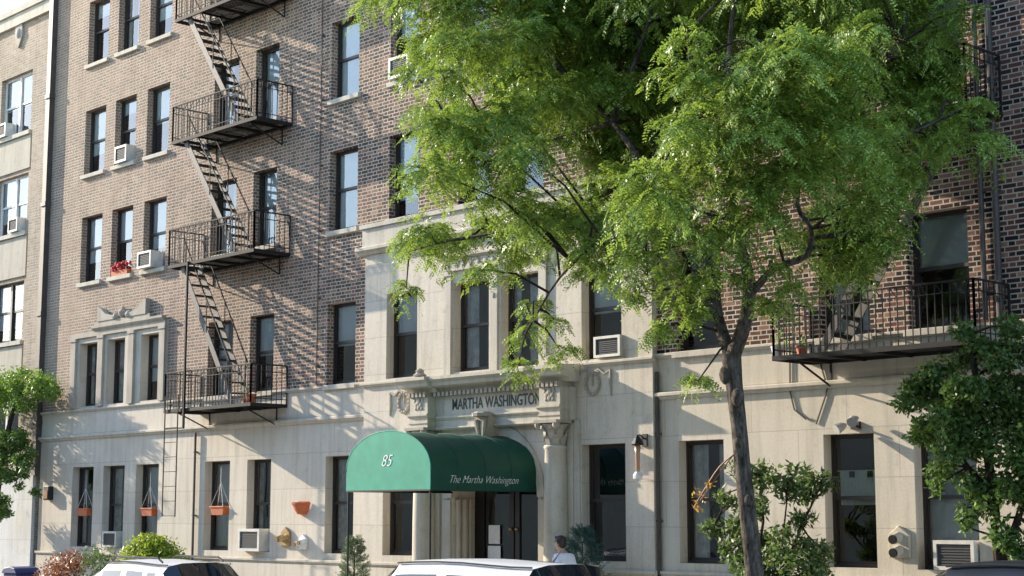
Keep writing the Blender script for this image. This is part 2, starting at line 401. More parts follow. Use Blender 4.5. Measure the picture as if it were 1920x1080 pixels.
for xa, xb in ((XL, BL), (BR, -8)):
    sw = MB(); wall(sw, xa, xb, 0, 4.87, 0, [h for h in gholes if xa < h[0] < xb], .2)
    if xa == XL: sw.quad((XL, 0, 0), (XL, 0, 4.87), (XL, 2, 4.87), (XL, 2, 0))
    sw.build('stone_base', M['stone'], bld, fix=False)
bay4 = [(-26.6, -25.6), (-24.48, -23.42), (mir(-23.42), mir(-24.48)), (mir(-25.6), mir(-26.6))]
bayh = [(a, b, *ROWS[4], 4) for a, b in bay4] + [(-26.66, -25.58, *GZ, 5), (mir(-25.58), mir(-26.66), *GZ, 5)]
ARCH = (CX-1.2, CX+1.2, 0, 3.78)
sb = MB(); wall(sb, BL, BR, 0, 8.2, BY, bayh, .2, [ARCH])
for X, in ((BL,), (BR,)): sb.quad((X, BY, 0), (X, .3, 0), (X, .3, 8.2), (X, BY, 8.2))
sb.quad((BL, BY, 8.2), (BR, BY, 8.2), (BR, .0, 8.2), (BL, .0, 8.2))
arc = [(CX-1.2, 0), (CX-1.2, 2.45)]+[(CX-1.2*math.cos(math.pi*k/20), 2.45+1.2*math.sin(math.pi*k/20)) for k in range(1, 20)]+[(CX+1.2, 2.45), (CX+1.2, 0)]
for (x0, z0), (x1, z1) in zip(arc[1:-1], arc[2:-1]):
    sb.quad((x0, BY, z0), (x1, BY, z1), (x1, BY, 3.78), (x0, BY, 3.78))
for (x0, z0), (x1, z1) in zip(arc, arc[1:]):
    sb.quad((x0, BY, z0), (x1, BY, z1), (x1, .45, z1), (x0, .45, z0))
sb.build('stone_bay', M['stone'], bld, fix=False)
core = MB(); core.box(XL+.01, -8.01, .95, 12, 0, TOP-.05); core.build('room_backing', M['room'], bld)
rf = MB(); rf.box(XL, -8, .0, 12.2, TOP, TOP+.3); rf.build('roof', M['stucco'], bld)
ew = MB(); ew.quad((-8, 0, 0), (-8, 12, 0), (-8, 12, TOP), (-8, 0, TOP)); ew.quad((XL, 2, 0), (XL, 2, TOP), (XL, 12, TOP), (XL, 12, 0))
ew.quad((XL, 0, 4.87), (XL, 2, 4.87), (XL, 2, TOP), (XL, 0, TOP))
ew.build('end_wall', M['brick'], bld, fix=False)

# string courses and mouldings
mo = MB()
def mould(x0, x1, y, z0, z1, p, y_in=.0):
    h = z1-z0
    mo.prism_x([(y+y_in, z0), (y-p*.35, z0), (y-p*.55, z0+h*.3), (y-p, z0+h*.5), (y-p, z1-h*.12), (y-p*.9, z1), (y+y_in, z1)], x0, x1)
for x0, x1 in ((XL, BL-.003), (BR+.003, -8)):
    for z0, z1, p in ((4.11, 4.23, .10), (4.83, 4.915, .07), (1.06, 1.16, .07)):
        mo = MB(); mould(x0, x1, -.002, z0, z1, p); mo.build('string_course', M['trim'], bld)
for x0, x1, z0, z1, p in ((BL-.06, CX-2.42, 4.78, 4.87, .08), (CX+2.42, BR+.06, 4.78, 4.87, .08), (BL-.06, CX-2.3, 1.06, 1.16, .07), (CX+2.3, BR+.06, 1.06, 1.16, .07)):
    mo = MB(); mould(x0, x1, BY-.002, z0, z1, p); mo.build('string_course', M['trim'], bld)
mo = MB()                                           # bay cornice: moulding, fascia, coping
mould(BL-.16, BR+.16, BY-.002, 7.60, 7.76, .17)
mo.box(BL-.05, BR+.05, BY-.06, -.003, 7.763, 8.16); mo.box(BL-.1, BR+.1, BY-.11, -.003, 8.163, 8.25)
mo.build('cornice', M['trim'], bld)
pl = MB()                                           # plinth, one step proud
for x0, x1, y in ((XL, BL-.06, -.002), (BR+.06, -8, -.002), (BL-.03, CX-2.3, BY-.002), (CX+2.3, BR+.03, BY-.002)):
    pl = MB(); pl.box(x0, x1, y-.035, y, 0, 1.055); pl.build('plinth', M['stone'], bld)

# triple window surround with broken pediment
ts = MB()
th = [(COLS[0][0]+.12, COLS[0][1]-.02), (COLS[1][0]+.06, COLS[1][1]-.06), (COLS[2][0]+.06, COLS[2][1]-.02)]
th = [(-39.78, -38.84), (-38.32, -37.42), (-36.62, -35.7)]
thz = (4.97, 6.66)
wall(ts, tri[0], tri[1], tri[2], tri[3], -.03, [(*t, *thz) for t in th], .23)
ts.quad((tri[0], -.03, tri[2]), (tri[0], -.03, tri[3]), (tri[0], .0, tri[3]), (tri[0], .0, tri[2]))
ts.quad((tri[1], -.03, tri[2]), (tri[1], .0, tri[2]), (tri[1], .0, tri[3]), (tri[1], -.03, tri[3]))
ts.build('triple_window_surround', M['trim'], bld, fix=False)
ts = MB()
for x in (-40.03, -38.58, -37.02, -35.53): ts.box(x-.13, x+.13, -.10, -.032, 4.93, 6.72); ts.box(x-.16, x+.16, -.12, -.032, 6.723, 6.80)
ts.box(-40.26, -35.40, -.09, -.032, 6.803, 6.93)
ts.prism_x([(-.032, 6.933), (-.10, 6.933), (-.16, 7.0), (-.16, 7.06), (-.032, 7.06)], -38.95, -35.45)
ts.box(-38.9, -36.1, -.12, 0, 7.063, 7.16)
for s, x in ((1, -38.72), (-1, -36.28)):             # raking scrolls of the broken pediment
    ts.prism([(x, 7.163), (x+s*.85, 7.163), (x+s*.80, 7.26), (x+s*.42, 7.34), (x+s*.18, 7.50), (x, 7.56)], -.14, -.003)
    ts.lathe((x+s*.9, -.07, 7.165), [(.10, 0), (.12, .06), (.08, .14), (.03, .17)], 10)
ts.lathe((CX-14.25, -.07, 7.163), [(.05, 0), (.10, .06), (.13, .16), (.06, .25), (.02, .31)], 12)
ts.build('broken_pediment', M['carved'], bld)

# windows --------------------------------------------------------------
def window(x0, x1, z0, z1, yf, blind='half', sill=True, fm=None, mull=False, seed=0, parent=None, lift=.0):
    rr = random.Random(seed); fm = fm or M['frame']; parent = parent or bld
    f = MB(); t = .042
    f.box(x0, x0+t, yf, yf+.09, z0, z1); f.box(x1-t, x1, yf, yf+.09, z0, z1)
    f.box(x0+t, x1-t, yf, yf+.09, z1-t, z1); f.box(x0+t, x1-t, yf, yf+.09, z0, z0+t*1.2)
    zm = (z0+z1)/2+.04
    parts = [(x0+t, x1-t)]
    if mull:
        xm = (x0+x1)/2; f.box(xm-.05, xm+.05, yf-.01, yf+.088, z0+t*1.2, z1-t); parts = [(x0+t, xm-.05), (xm+.05, x1-t)]
    fo = f.build('window', fm, parent)
    s = MB(); gl = MB()
    for a, b in parts:
        s.box(a, b, yf+.02, yf+.06, zm-.03, zm+.03)
        for (p, q, y) in ((zm+.03, z1-t, yf+.02), (z0+t*1.2, zm-.03, yf+.045)):
            s.box(a, a+.03, y, y+.025, p, q); s.box(b-.03, b, y, y+.025, p, q)
            s.box(a+.03, b-.03, y, y+.025, q-.03, q) if q > zm else s.box(a+.03, b-.03, y, y+.025, p, p+.045)
            gl.quad((a+.03, y+.012, p), (b-.03, y+.012, p), (b-.03, y+.012, q), (a+.03, y+.012, q))
    s.build('sash', fm, fo)
    gl.build('pane', M['glass'], fo, fix=False)
    yb = yf+.085
    if blind in ('half', 'full', 'third'):
        zb = {'half': zm-.05+rr.choice((0, 0, .25, -.3, .1)), 'full': z0+rr.choice((.1, .45)), 'third': z1-rr.uniform(.3, .6)}[blind]
        b = MB(); b.box(x0+.03, x1-.03, yb, yb+.012, zb, z1-.02); b.box(x0+.03, x1-.03, yb-.008, yb+.016, zb-.025, zb); b.build('blind', M['blind'], fo)
    if blind in ('drape', 'sheer'):
        b = MB(); n = 16; dd = (x1-x0-.06)
        segs = [(0, 1)] if blind == 'sheer' else [(0, .40), (.64, 1)] if seed % 2 else [(0, .22), (.45, 1)]
        for u0, u1 in segs:
            for k in range(n):
                a = x0+.03+dd*(u0+(u1-u0)*k/n); c = x0+.03+dd*(u0+(u1-u0)*(k+1)/n)
                b.quad((a, yb+.05+.025*math.sin(k*1.9), z0+.05), (c, yb+.05+.025*math.sin((k+1)*1.9), z0+.05), (c, yb+.05+.025*math.sin((k+1)*1.9), z1-.04), (a, yb+.05+.025*math.sin(k*1.9), z1-.04))
        b.build('curtain', M['curtain'] if blind == 'drape' else M['blind'], fo, smooth=True)
    if sill:
        sl_ = MB(); sl_.box(x0-.07, x1+.07, -.075, .21, z0-.11, z0-.002); sl_.build('sill', M['trim'], fo, bevel=.008)
    return fo
BL_T = {3: ['half', 'half', 'half', 'drape', 'sheer', 'full', 'full', 'half', 'half', 'half', 'half', 'half'],
        2: ['half', 'third', 'half', 'drape', 'sheer', 'full', 'half', 'half', 'full', 'half', 'half', 'half'],
        1: ['third', 'drape', 'half', 'half', 'half', 'half', 'half', 'half', 'half', 'half', 'half', 'half'],
        0: ['half']*12, 4: ['drape', 'drape', 'half', 'drape', 'half', 'half', 'drape', 'half', 'half', 'half', 'drape', 'none'],
        5: ['drape', 'drape', 'sheer', 'sheer', 'drape', 'drape', 'drape', 'none', 'none', 'sheer', 'none', 'drape']}
k = 0
for h in bholes:
    if h[4] == 4 and h[0] < -35: continue
    k += 1; r = h[4]
    idx = next((i for i, c in enumerate(COLS) if abs(c[0]-h[0]) < .01), None)
    bl = BL_T[r][idx] if idx is not None else ('full' if h[0] < -25 and r == 3 else 'half')
    window(h[0], h[1], h[2], h[3], .17, bl, True, seed=k)
for i, t in enumerate(th): window(t[0], t[1], *thz, .2, ['drape', 'drape', 'half'][i], False, seed=90+i)
for h in gholes:
    idx = next(i for i, c in enumerate(COLS) if abs(c[0]-h[0]) < .01)
    window(h[0], h[1], h[2], h[3], .2, BL_T[5][idx], False, seed=100+idx)
for i, h in enumerate(bayh): window(h[0], h[1], h[2], h[3], BY+.2, ['half', 'drape', 'drape', 'half', 'third', 'none'][i], False, seed=120+i)
# half-height white valance in the ground floor window right of the locust trunk
v = MB(); a, b = mir(-30.84)-.0, mir(-31.79); a, b = min(a, b)+.1, max(a, b)-.06
for k in range(14):
    u0 = a+(b-a)*k/14; u1 = a+(b-a)*(k+1)/14; y0 = .29+.008*math.sin(k*2.1); y1 = .29+.008*math.sin((k+1)*2.1)
    v.quad((u0, y0, 2.27), (u1, y1, 2.27), (u1, y1, 2.70 if k in (3, 4, 9, 10) else 2.80), (u0, y0, 2.70 if k in (3, 4, 9, 10) else 2.80))
v.box(a-.06, b+.04, .282, .298, 2.80, 2.815)
v.build('cafe_curtain', M['valance'], bld)
# surround of the paired windows over the entrance
ps = MB()
for x in (CX-1.36, CX+1.36): ps.box(x-.10, x+.10, BY-.05, BY-.002, 4.88, 6.86); ps.box(x-.13, x+.13, BY-.07, BY-.002, 6.863, 6.95)
ps.box(CX-.10, CX+.10, BY-.045, BY-.002, 4.88, 6.80)
ps.box(CX-1.5, CX+1.5, BY-.06, BY-.002, 6.953, 7.16); mo = ps; mould(CX-1.6, CX+1.6, BY-.002, 7.163, 7.26, .13)
ps.build('paired_window_surround', M['trim'], bld)
cv = MB()
for k in range(13):
    x = CX-1.3+2.6*k/12; cv.ball((x, BY-.062, 7.06), .045+.015*(k % 2), 7, 5, (1.1, .35, .9))
for zz in (6.35, 6.55): cv.ball((CX, BY-.05, zz), .04, 7, 5, (.9, .4, 1.5))
cv.build('carved_frieze', M['carved'], bld)

# portico --------------------------------------------------------------
def column(xc):
    c = MB(); y = -.32
    c.lathe((xc, y, 0), [(.27, 0), (.27, .25), (.30, .26), (.30, .36), (.25, .40), (.25, .44), (.235, .47), (.225, 1.2), (.222, 2.0), (.205, 2.9), (.195, 3.30), (.215, 3.32), (.215, 3.36), (.195, 3.38)], 24)
    co = c.build('column', M['trim'], bld, smooth=True)
    p = MB()
    p.lathe((xc, y, 3.382), [(.19, 0), (.19, .2), (.24, .34), (.27, .38)], 20)
    for row, (n, z, h, rr) in enumerate(((8, 3.39, .18, .195), (8, 3.46, .27, .20))):
        for k in range(n):
            t = 2*math.pi*(k+.5*row)/n; d = Vector((math.cos(t), math.sin(t), 0)); s = Vector((-d.y, d.x, 0)); c0 = Vector((xc, y, z))
            for q, (o1, o2, h0, h1, w0, w1) in enumerate(((0, .02, 0, .6, .055, .06), (.02, .085, .6, 1, .06, .035), (.085, .09, 1, .8, .035, .02))):
                a0 = c0+d*(rr+o1)+Vector((0, 0, h*h0)); a1 = c0+d*(rr+o2)+Vector((0, 0, h*h1))
                p.quad(a0-s*w0, a0+s*w0, a1+s*w1, a1-s*w1)
    for sx in (-1, 1):
        for sy in (-1, 1): p.ball((xc+sx*.23, y+sy*.21, 3.75), .075, 8, 6)
    p.box(xc-.30, xc+.30, y-.28, y+.20, 3.78, 3.835)
    p.build('capital', M['carved'], co)
for s in (-1, 1): column(CX+s*1.86)
pp = MB()
for s in (-1, 1):
    for xo, w, p in ((1.86, .30, .06), (1.36, .12, .05), (2.24, .07, .035)):
        x = CX+s*xo; pp = MB(); pp.box(x-w, x+w, BY-p, BY-.002, 0, 3.83 if xo != 1.36 else 2.4); pp.build('pilaster', M['trim'], bld)
    pp = MB(); pp.box(CX+s*1.86-.34, CX+s*1.86+.34, -.66, BY-.062, 0, .24); pp.build('column_base', M['trim'], bld)
    x = CX+s*1.17; 
    for yy, w in ((-.02, .05), (.14, .06), (.30, .04)): pp = MB(); pp.lathe((x, yy, 0), [(w, 0), (w, 2.42)], 10); pp.build('jamb_moulding', M['trim'], bld)
en = MB(); YE = -.26
en.box(CX-2.2, CX+2.2, YE, BY-.003, 3.84, 4.44)                       # recessed middle
mo = en
mould(CX-1.55, CX+1.55, YE-.001, 3.98, 4.05, .05); mould(CX-1.55, CX+1.55, YE-.001, 3.78, 3.835, .06)
for s in (-1, 1):
    x = CX+s*1.86
    en.box(x-.27, x+.27, -.47, BY-.004, 3.838, 4.44)
    en.prism_x([(BY-.005, 4.03), (-.475, 4.03), (-.52, 4.07), (-.52, 4.11), (BY-.005, 4.11)], x-.30, x+.30)
    en.prism_x([(BY-.005, 3.90), (-.473, 3.90), (-.49, 3.92), (-.49, 3.95), (BY-.005, 3.95)], x-.285, x+.285)
en.build('entablature', M['trim'], bld)
co_ = MB()
prof = lambda f: [(BY-.006, 4.53), (f+.34, 4.53), (f+.30, 4.60), (f+.10, 4.64), (f+.08, 4.70), (f, 4.76), (f, 4.82), (BY-.006, 4.86)]
co_.prism_x(prof(-.62), CX-2.12, CX+2.12)
for s in (-1, 1): co_.prism_x([(p[0]-.001, p[1]+.001) for p in prof(-.72)], CX+s*1.86-.45, CX+s*1.86+.45)
co_.build('portico_cornice', M['trim'], bld)
de = MB()
k = CX-1.5
while k < CX+1.5: de.box(k, k+.07, -.40, BY-.01, 4.442, 4.528); k += .125
for s in (-1, 1):
    for q in range(5): x = CX+s*1.86-.27+q*.118; de.box(x, x+.066, -.54, BY-.01, 4.442, 4.528)
de.build('dentils', M['carved'], bld)
dc = MB()                                            # carved drops on the blocks over the columns, scroll ends on the cornice
for s in (-1, 1):
    x = CX+s*1.86
    for dx, dz, r in ((0, 4.36, .07), (-.07, 4.30, .05), (.07, 4.30, .05), (-.09, 4.22, .035), (.09, 4.22, .035), (0, 4.24, .05), (-.12, 4.37, .04), (.12, 4.37, .04)):
        dc.ball((x+dx, -.475, dz), r, 7, 5, (1, .45, 1.1))
    dc.lathe((x, -.45, 4.862), [(.13, 0), (.14, .03), (.08, .07), (.09, .12), (.03, .16)], 10)
dc.build('carved_ornament', M['carved'], bld)
kb = MB()
kb.prism([(CX-.10, 3.52), (CX+.10, 3.52), (CX+.19, 3.98), (CX-.19, 3.98)], -.46, BY-.01)
for q in (-1, 1): kb.tube([(CX+q*.05, -.47, 3.56), (CX+q*.09, -.49, 3.75), (CX+q*.12, -.50, 3.92)], [.03, .04, .05], 6)
kb.lathe((CX, -.44, 3.983), [(.20, 0), (.21, .06), (.15, .09)], 10)
kb.build('keystone', M['carved'], bld)
ak = MB()                                            # raised archivolt
for i in range(20):
    a0, a1 = math.pi*i/20, math.pi*(i+1)/20
    for r0, r1, p in ((1.215, 1.40, .05),):
        P = [(CX-r*math.cos(a), 2.45+r*math.sin(a)) for r, a in ((r0, a0), (r0, a1), (r1, a1), (r1, a0))]
        ak.prism(P, BY-p, BY-.003)
ak.build('archivolt', M['trim'], bld)
text_mesh('lettering', 'MARTHA WASHINGTON', .30, Matrix.Translation((CX+.17, YE-.004, 4.26)) @ Matrix.Rotation(math.pi/2, 4, 'X'), M['carved_letter'], bld, .003, width=2.50, bold=.004)
def wreath(x, z, y, s=1):
    w = MB()
    ring = [(x+.17*math.cos(2*math.pi*k/18), y, z+.20*math.sin(2*math.pi*k/18)) for k in range(19)]
    w.tube(ring, .028, 6)
    for k in range(14): a = 2*math.pi*k/14; w.ball((x+.17*math.cos(a), y-.015, z+.20*math.sin(a)), .038, 6, 4)
    w.tube([(x-.45*s, y, z+.22), (x-.30*s, y, z+.16), (x-.17*s, y, z+.25), (x, y, z+.2)], [.02, .03, .03, .02], 6)
    w.tube([(x-.45*s, y, z+.22), (x-.44*s, y, z-.02), (x-.46*s, y, z-.26)], [.03, .035, .012], 6)
    w.tube([(x+.17, y, z+.2), (x+.28*s, y, z+.26), (x+.34*s, y, z+.14)], [.02, .03, .012], 6)
    w.tube([(x, y, z+.2), (x, y, z-.05)], [.03, .015], 6)
    w.build('wreath_carving', M['carved'], bld)
wreath(-25.98, 4.40, BY-.012, 1); wreath(mir(-25.98)-.1, 4.48, BY-.012, -1)
# vestibule behind the arch
ve = MB(); ve.box(CX-1.5, CX+1.5, .46, .50, 0, 3.75); ve.build('vestibule_wall', M['door'], bld)
dr = MB()
for s in (-1, 1):
    a, b = (CX-1.0, CX-.02) if s < 0 else (CX+.02, CX+1.0)
    dr = MB(); dr.box(a, a+.12, .40, .455, .75, 2.95); dr.box(b-.12, b, .40, .455, .75, 2.95); dr.box(a+.12, b-.12, .40, .455, .75, 1.05); dr.box(a+.12, b-.12, .40, .455, 2.83, 2.95)
    d = dr.build('entrance_door', M['door'], bld)
    gp = MB(); gp.quad((a+.12, .43, 1.05), (b-.12, .43, 1.05), (b-.12, .43, 2.83), (a+.12, .43, 2.83)); gp.build('pane', M['glass'], d, fix=False)
    kn = MB(); kn.ball((CX+s*.08, .37, 1.85), .035, 8, 6); kn.build('knob', M['brass'], d, smooth=True)
tr_ = MB(); tr_.box(CX-1.15, CX+1.15, .41, .455, 2.955, 3.06); tr_.build('transom', M['door'], bld)
stp = MB(); stp.box(CX-1.18, CX+1.18, -.68, .44, 0, .75)
for i in range(3): stp.box(CX-1.5, CX+1.5, -.68-.32*(i+1), -.682-.32*i, 0, .56-.19*i)
stp.build('entrance_step', M['trim'], bld)
# pipes fixed to the wall, with dark strips where only shade falls
dp = MB(); dp.box(-42.02, -41.8, -.16, -.004, 3.2, TOP)  # dark box put in for the shadowed joint between the two buildings
for z in (4.6, 7.6, 10.7, 13.8, 16.9): dp.box(-42.05, -41.77, -.185, -.005, z, z+.12)
dp.build('joint_shadow', M['pipe'], bld)
for x, z0, z1, r in ((-33.92, .2, 4.08, .03), (-29.1, 4.95, 16, .014), (mir(-33.92)-.08, 4.95, 19, .04), (mir(-33.92)+.16, 4.95, 19, .05), (BR+.05, .1, 4.6, .03)):  # last entry is a dark strip for the bay's shaded return, no pipe
    c = MB(); c.tube([(x, -.06, z0), (x, -.06, z1)], r, 8); z = z0+.4
    while z < z1: c.box(x-r-.02, x+r+.02, -.06-r*.6, -.006, z, z+.03); z += 1.5
    c.build('conduit_or_edge_shade', M['pipe'], bld)

# ------------------------------------------------------------------ neighbouring building on the left
nb = thing('apartment_building', 'tan brick building at the far left with paired white framed windows and a flat parapet', 'building', (-48, 0, 0))
nbz = [(13.13, 14.96), (10.18, 11.9), (7.03, 8.76), (4.3, 5.9)]
nbh = [(x, x+1.95, a, b) for x in (-45.15, -48.6, -52.0) for a, b in nbz]
w = MB(); wall(w, -62, -42.02, 3.4, 16.80, 0, nbh, .16)
w.quad((-42.02, 0, 0), (-42.02, 0, 16.8), (-42.02, 2, 16.8), (-42.02, 2, 0)); w.build('brick_wall', M['tan_brick'], nb, fix=False)
w = MB(); w.box(-62, -42.02, -.09, 0, 0, 3.36); w.box(-62, -42.02, -.13, -.0, 3.362, 3.46); w.build('painted_base', M['white_base'], nb)
w = MB(); w.box(-42.88, -42.05, -.10, -.002, 3.47, 15.2); w.build('corner_pier', M['tan_brick'], nb)
for x in (-45.15, -48.6, -52.0):
    for (a, b), (c, d) in zip(nbz, nbz[1:]): w = MB(); w.box(x-.12, x+2.07, -.045, -.002, d+.12, a-.14); w.build('spandrel_panel', M['stucco'], nb)
w = MB(); w.box(-62, -41.95, -.16, .5, 16.80, 16.98); w.box(-62, -41.99, -.10, -.003, 16.45, 16.795); w.build('parapet_coping', M['trim'], nb)
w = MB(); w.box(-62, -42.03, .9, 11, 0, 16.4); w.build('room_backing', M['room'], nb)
w = MB(); w.box(-62, -42.03, .2, 11, 16.42, 16.6); w.build('roof', M['stucco'], nb)
w = MB(); w.prism([(-44.35, 16.1), (-44.1, 15.75), (-43.85, 16.1), (-43.9, 16.5), (-44.3, 16.5)], -.06, -.003); w.ball((-44.1, -.06, 16.2), .12, 8, 6, (1, .5, 1.3)); w.build('cartouche', M['carved'], nb)
for i, (x0, x1, a, b) in enumerate(nbh):
    fo = window(x0, x1, a, b, .13, ['half', 'full', 'full', 'half'][i % 4], False, M['white_frame'] if i % 4 != 2 else M['frame'], True, 200+i, nb)
    s = MB(); s.box(x0-.1, x1+.1, -.11, .14, a-.12, a-.003); s.build('sill', M['trim'], fo)

# ------------------------------------------------------------------ unseen building across the street, shaped to darken reflections in the window panes
ob = thing('unseen_row_building', 'plain unseen row building added across the street for the window reflections', 'building', (-30, -34, 0))
w = MB(); w.box(-170, 40, -44, -32, 0, 14); w.build('wall', M['stucco'], ob)
w = MB(); w.box(-170.2, 40.2, -44.2, -31.8, 14.003, 14.4); w.build('roof', M['trim'], ob)

# ------------------------------------------------------------------ fire escapes
FEZ = [4.58, 8.02, 11.05, 14.1, 17.2]
FX0, FX1, FD = -33.85, -30.25, 1.0
def fire_escape(label, flip):
    fx = (lambda x: mir(x)) if flip else (lambda x: x)
    fe = thing('fire_escape', label, 'fire escape', (fx((FX0+FX1)/2), -.5, FEZ[0]), 'iron fire escapes on the brick front')
    if flip: fx = lambda x: mir(x)+.38
    def bx(mb, x0, x1, *a): mb.box(min(fx(x0), fx(x1)), max(fx(x0), fx(x1)), *a)
    P = lambda x, y, z: (fx(x), y, z)
    so0, so1 = FX0+.15, FX0+1.05                     # stair opening
    for i, z in enumerate(FEZ):
        hole = i > 0
        p = MB()
        for (x0, x1, y0, y1) in ((FX0, FX1, -FD, -FD+.05), (FX0, FX1, -.05, -.006), (FX0, FX0+.05, -FD+.05, -.05), (FX1-.05, FX1, -FD+.05, -.05)): bx(p, x0, x1, y0, y1, z-.075, z)
        y = -FD+.075
        while y < -.09:
            x0 = so1 if hole and -.93 < y < -.38 else FX0+.05
            bx(p, x0, FX1-.05, y, y+.057, z-.022, z-.004); y += .068
        for xb in (FX0+.45, (FX0+FX1)/2-.1, (FX0+FX1)/2+.75, FX1-.4):
            bx(p, xb-.025, xb+.025, -FD+.05, -.006, z-.085, z-.024)
        if hole: bx(p, so1, so1+.035, -FD+.05, -.05, z-.07, z-.024)
        p.build('platform', M['iron'], fe)
        for xb in (FX0+.45, FX1-.4):
            b = MB(); b.beam(P(xb, -FD+.12, z-.09), P(xb, -.01, z-.45), .026, .026); b.beam(P(xb, -.012, z-.45), P(xb, -.012, z-.09), .03, .02)
            b.build('bracket', M['iron'], fe)
        r = MB(); H = .86
        def side(p0, p1, n):
            p0, p1 = Vector(p0), Vector(p1)
            for h, w_ in ((H, .028), (H-.16, .016), (.10, .016)): r.beam(p0+Vector((0, 0, h)), p1+Vector((0, 0, h)), w_, w_)
            for k in range(n+1):
                q = p0.lerp(p1, k/n); t = .030 if k in (0, n) else .014
                r.beam(q, q+Vector((0, 0, H)), t, t)
                if k < n and k % 2 == 0 and n > 10:
                    q2 = p0.lerp(p1, (k+1)/n); r.beam(q+Vector((0, 0, H-.16)), q2+Vector((0, 0, H)), .012, .012)
        side(P(FX0+.02, -FD+.02, z), P(FX1-.02, -FD+.02, z), 28)
        side(P(FX0+.02, -FD+.02, z), P(FX0+.02, -.02, z), 7); side(P(FX1-.02, -FD+.02, z), P(FX1-.02, -.02, z), 7)
        r.build('railing', M['iron'], fe)
        if i > 0:
            zl = FEZ[i-1]; a = Vector(P(FX0+.45, 0, z)); c = Vector(P(FX0+2.75, 0, zl))
            st = MB()
            for y in (-.90, -.42): st.beam((a.x, y, a.z), (c.x, y, c.z), .022, .15)
            st.build('stair_stringer', M['iron_worn'], fe)
            n = 13
            for k in range(1, n):
                q = a.lerp(c, k/n); t = MB(); t.box(q.x-.10, q.x+.10, -.888, -.432, q.z-.012, q.z+.012); t.build('stair_tread', M['iron'], fe)
            hr = MB()
            for y in (-.91, -.41):
                u0 = a.lerp(c, .05)+Vector((0, 0, .75)); u1 = a.lerp(c, .93)+Vector((0, 0, .75))
                hr.bar((u0.x, y, u0.z), (u1.x, y, u1.z), .024)
                for f in (.08, .5, .9): q = a.lerp(c, f); hr.bar((q.x, y, q.z), (q.x, y, q.z+.75), .018)
            hr.build('stair_handrail', M['iron'], fe)
    if flip: return fe
    l = MB()
    for x in (FX0+.12, FX0+.68): l.beam(P(x, -FD-.03, 2.08), P(x, -FD-.03, 4.9), .022, .022)
    zz = 2.1
    while zz < 4.85: l.bar(P(FX0+.12, -FD-.03, zz), P(FX0+.68, -FD-.03, zz), .015); zz += .34
    l.build('drop_ladder', M['iron'], fe)
    l = MB(); l.beam(P(FX0+.92, -FD-.02, 4.1), P(FX0+.92, -FD-.02, FEZ[1]), .045, .045); l.beam(P(FX0+.92, -FD-.02, 4.12), P(FX0+.1, -FD-.02, 4.12), .03, .03)
    l.build('ladder_guide', M['iron'], fe)
    return fe
fire_escape('black iron fire escape zigzagging down the sunlit brick left of the green awning', False)
fire_escape('black iron fire escape on the shaded brick at the right, partly behind the locust crown', True)

# ------------------------------------------------------------------ entrance awning
aw = thing('entrance_awning', 'green barrel canvas awning reaching from the stone arch towards the street', 'awning', (CX, -1.4, 2.55))
AY0, AZ0, AZ1, AH, AW = -2.75, 2.55, 2.90, .72, 1.2
def aw_prof(n=28): return [(-AW, AZ0), (-AW, AZ1)]+[(-AW*math.cos(math.pi*k/n), AZ1+AH*math.sin(math.pi*k/n)**.92) for k in range(1, n)]+[(AW, AZ1), (AW, AZ0)]
pr = aw_prof(); ny = 16; a = MB(); vs = []
for j in range(ny+1):
    y = AY0+(BY-.06-AY0)*j/ny; sag = -.03*math.sin(math.pi*(j % 4)/4)
    for i, (x, z) in enumerate(pr):
        k = 1 if 2 <= i <= len(pr)-3 else .3
        vs.append((CX+x*(1+sag*k*.6)+.006*math.sin(i*2.3+j*1.1), y, z+sag*k*.8+.008*math.sin(j*1.9+i*.9)*(k-.29)))
m = len(pr); a.add(vs, [(j*m+i, j*m+i+1, (j+1)*m+i+1, (j+1)*m+i) for j in range(ny) for i in range(m-1)])
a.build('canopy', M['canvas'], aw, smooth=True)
for y in (-1.45, -2.1, -.8):
    sm = MB(); sm.tube([(CX+x*1.002, y, z+.002) for x, z in pr], .008, 5); sm.build('seam', M['canvas'], aw, smooth=True)
va = MB()
for x in (AW+.003,): va.box(CX+x, CX+x+.004, AY0, BY-.06, AZ0-.002, AZ0+.03)
va.build('hem', M['canvas'], aw)
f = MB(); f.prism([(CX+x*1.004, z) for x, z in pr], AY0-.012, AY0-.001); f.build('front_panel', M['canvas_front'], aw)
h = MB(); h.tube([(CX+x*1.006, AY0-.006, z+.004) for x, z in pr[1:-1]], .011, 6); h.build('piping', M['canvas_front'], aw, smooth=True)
f = MB()
for y in (AY0+.02, -1.45, BY-.08): f.tube([(CX+x*.985, y, z-.012) for x, z in pr], .014, 6)
for x in (-AW+.03, AW-.03): f.bar((CX+x, AY0, AZ0+.0), (CX+x, BY-.05, AZ0+.0), .028); f.bar((CX+x*.99, AY0, AZ1), (CX+x*.99, BY-.05, AZ1), .022)
f.bar((CX-AW, AY0, AZ0), (CX+AW, AY0, AZ0), .028)
f.build('frame', M['black'], aw)
for x in (-AW+.03, AW-.03):
    p = MB(); p.tube([(CX+x, AY0+.02, 0), (CX+x, AY0+.02, AZ0)], .022, 8); p.lathe((CX+x, AY0+.02, 0), [(.07, 0), (.07, .012), (.03, .03)], 10); p.build('post', M['black'], aw)
text_mesh('lettering', '85', .30, Matrix.Translation((CX-.03, AY0-.016, 3.08)) @ Matrix.Rotation(math.pi/2, 4, 'X'), M['lettering'], aw, .002, shear=.4, bold=-.004)
text_mesh('lettering', 'The Martha Washington', .20, Matrix.Translation((CX+AW+.012, -1.5, 2.74)) @ Matrix.Rotation(math.pi/2, 4, 'Z') @ Matrix.Rotation(math.pi/2, 4, 'X'), M['lettering'], aw, .002, shear=.5, width=1.66, bold=-.004)

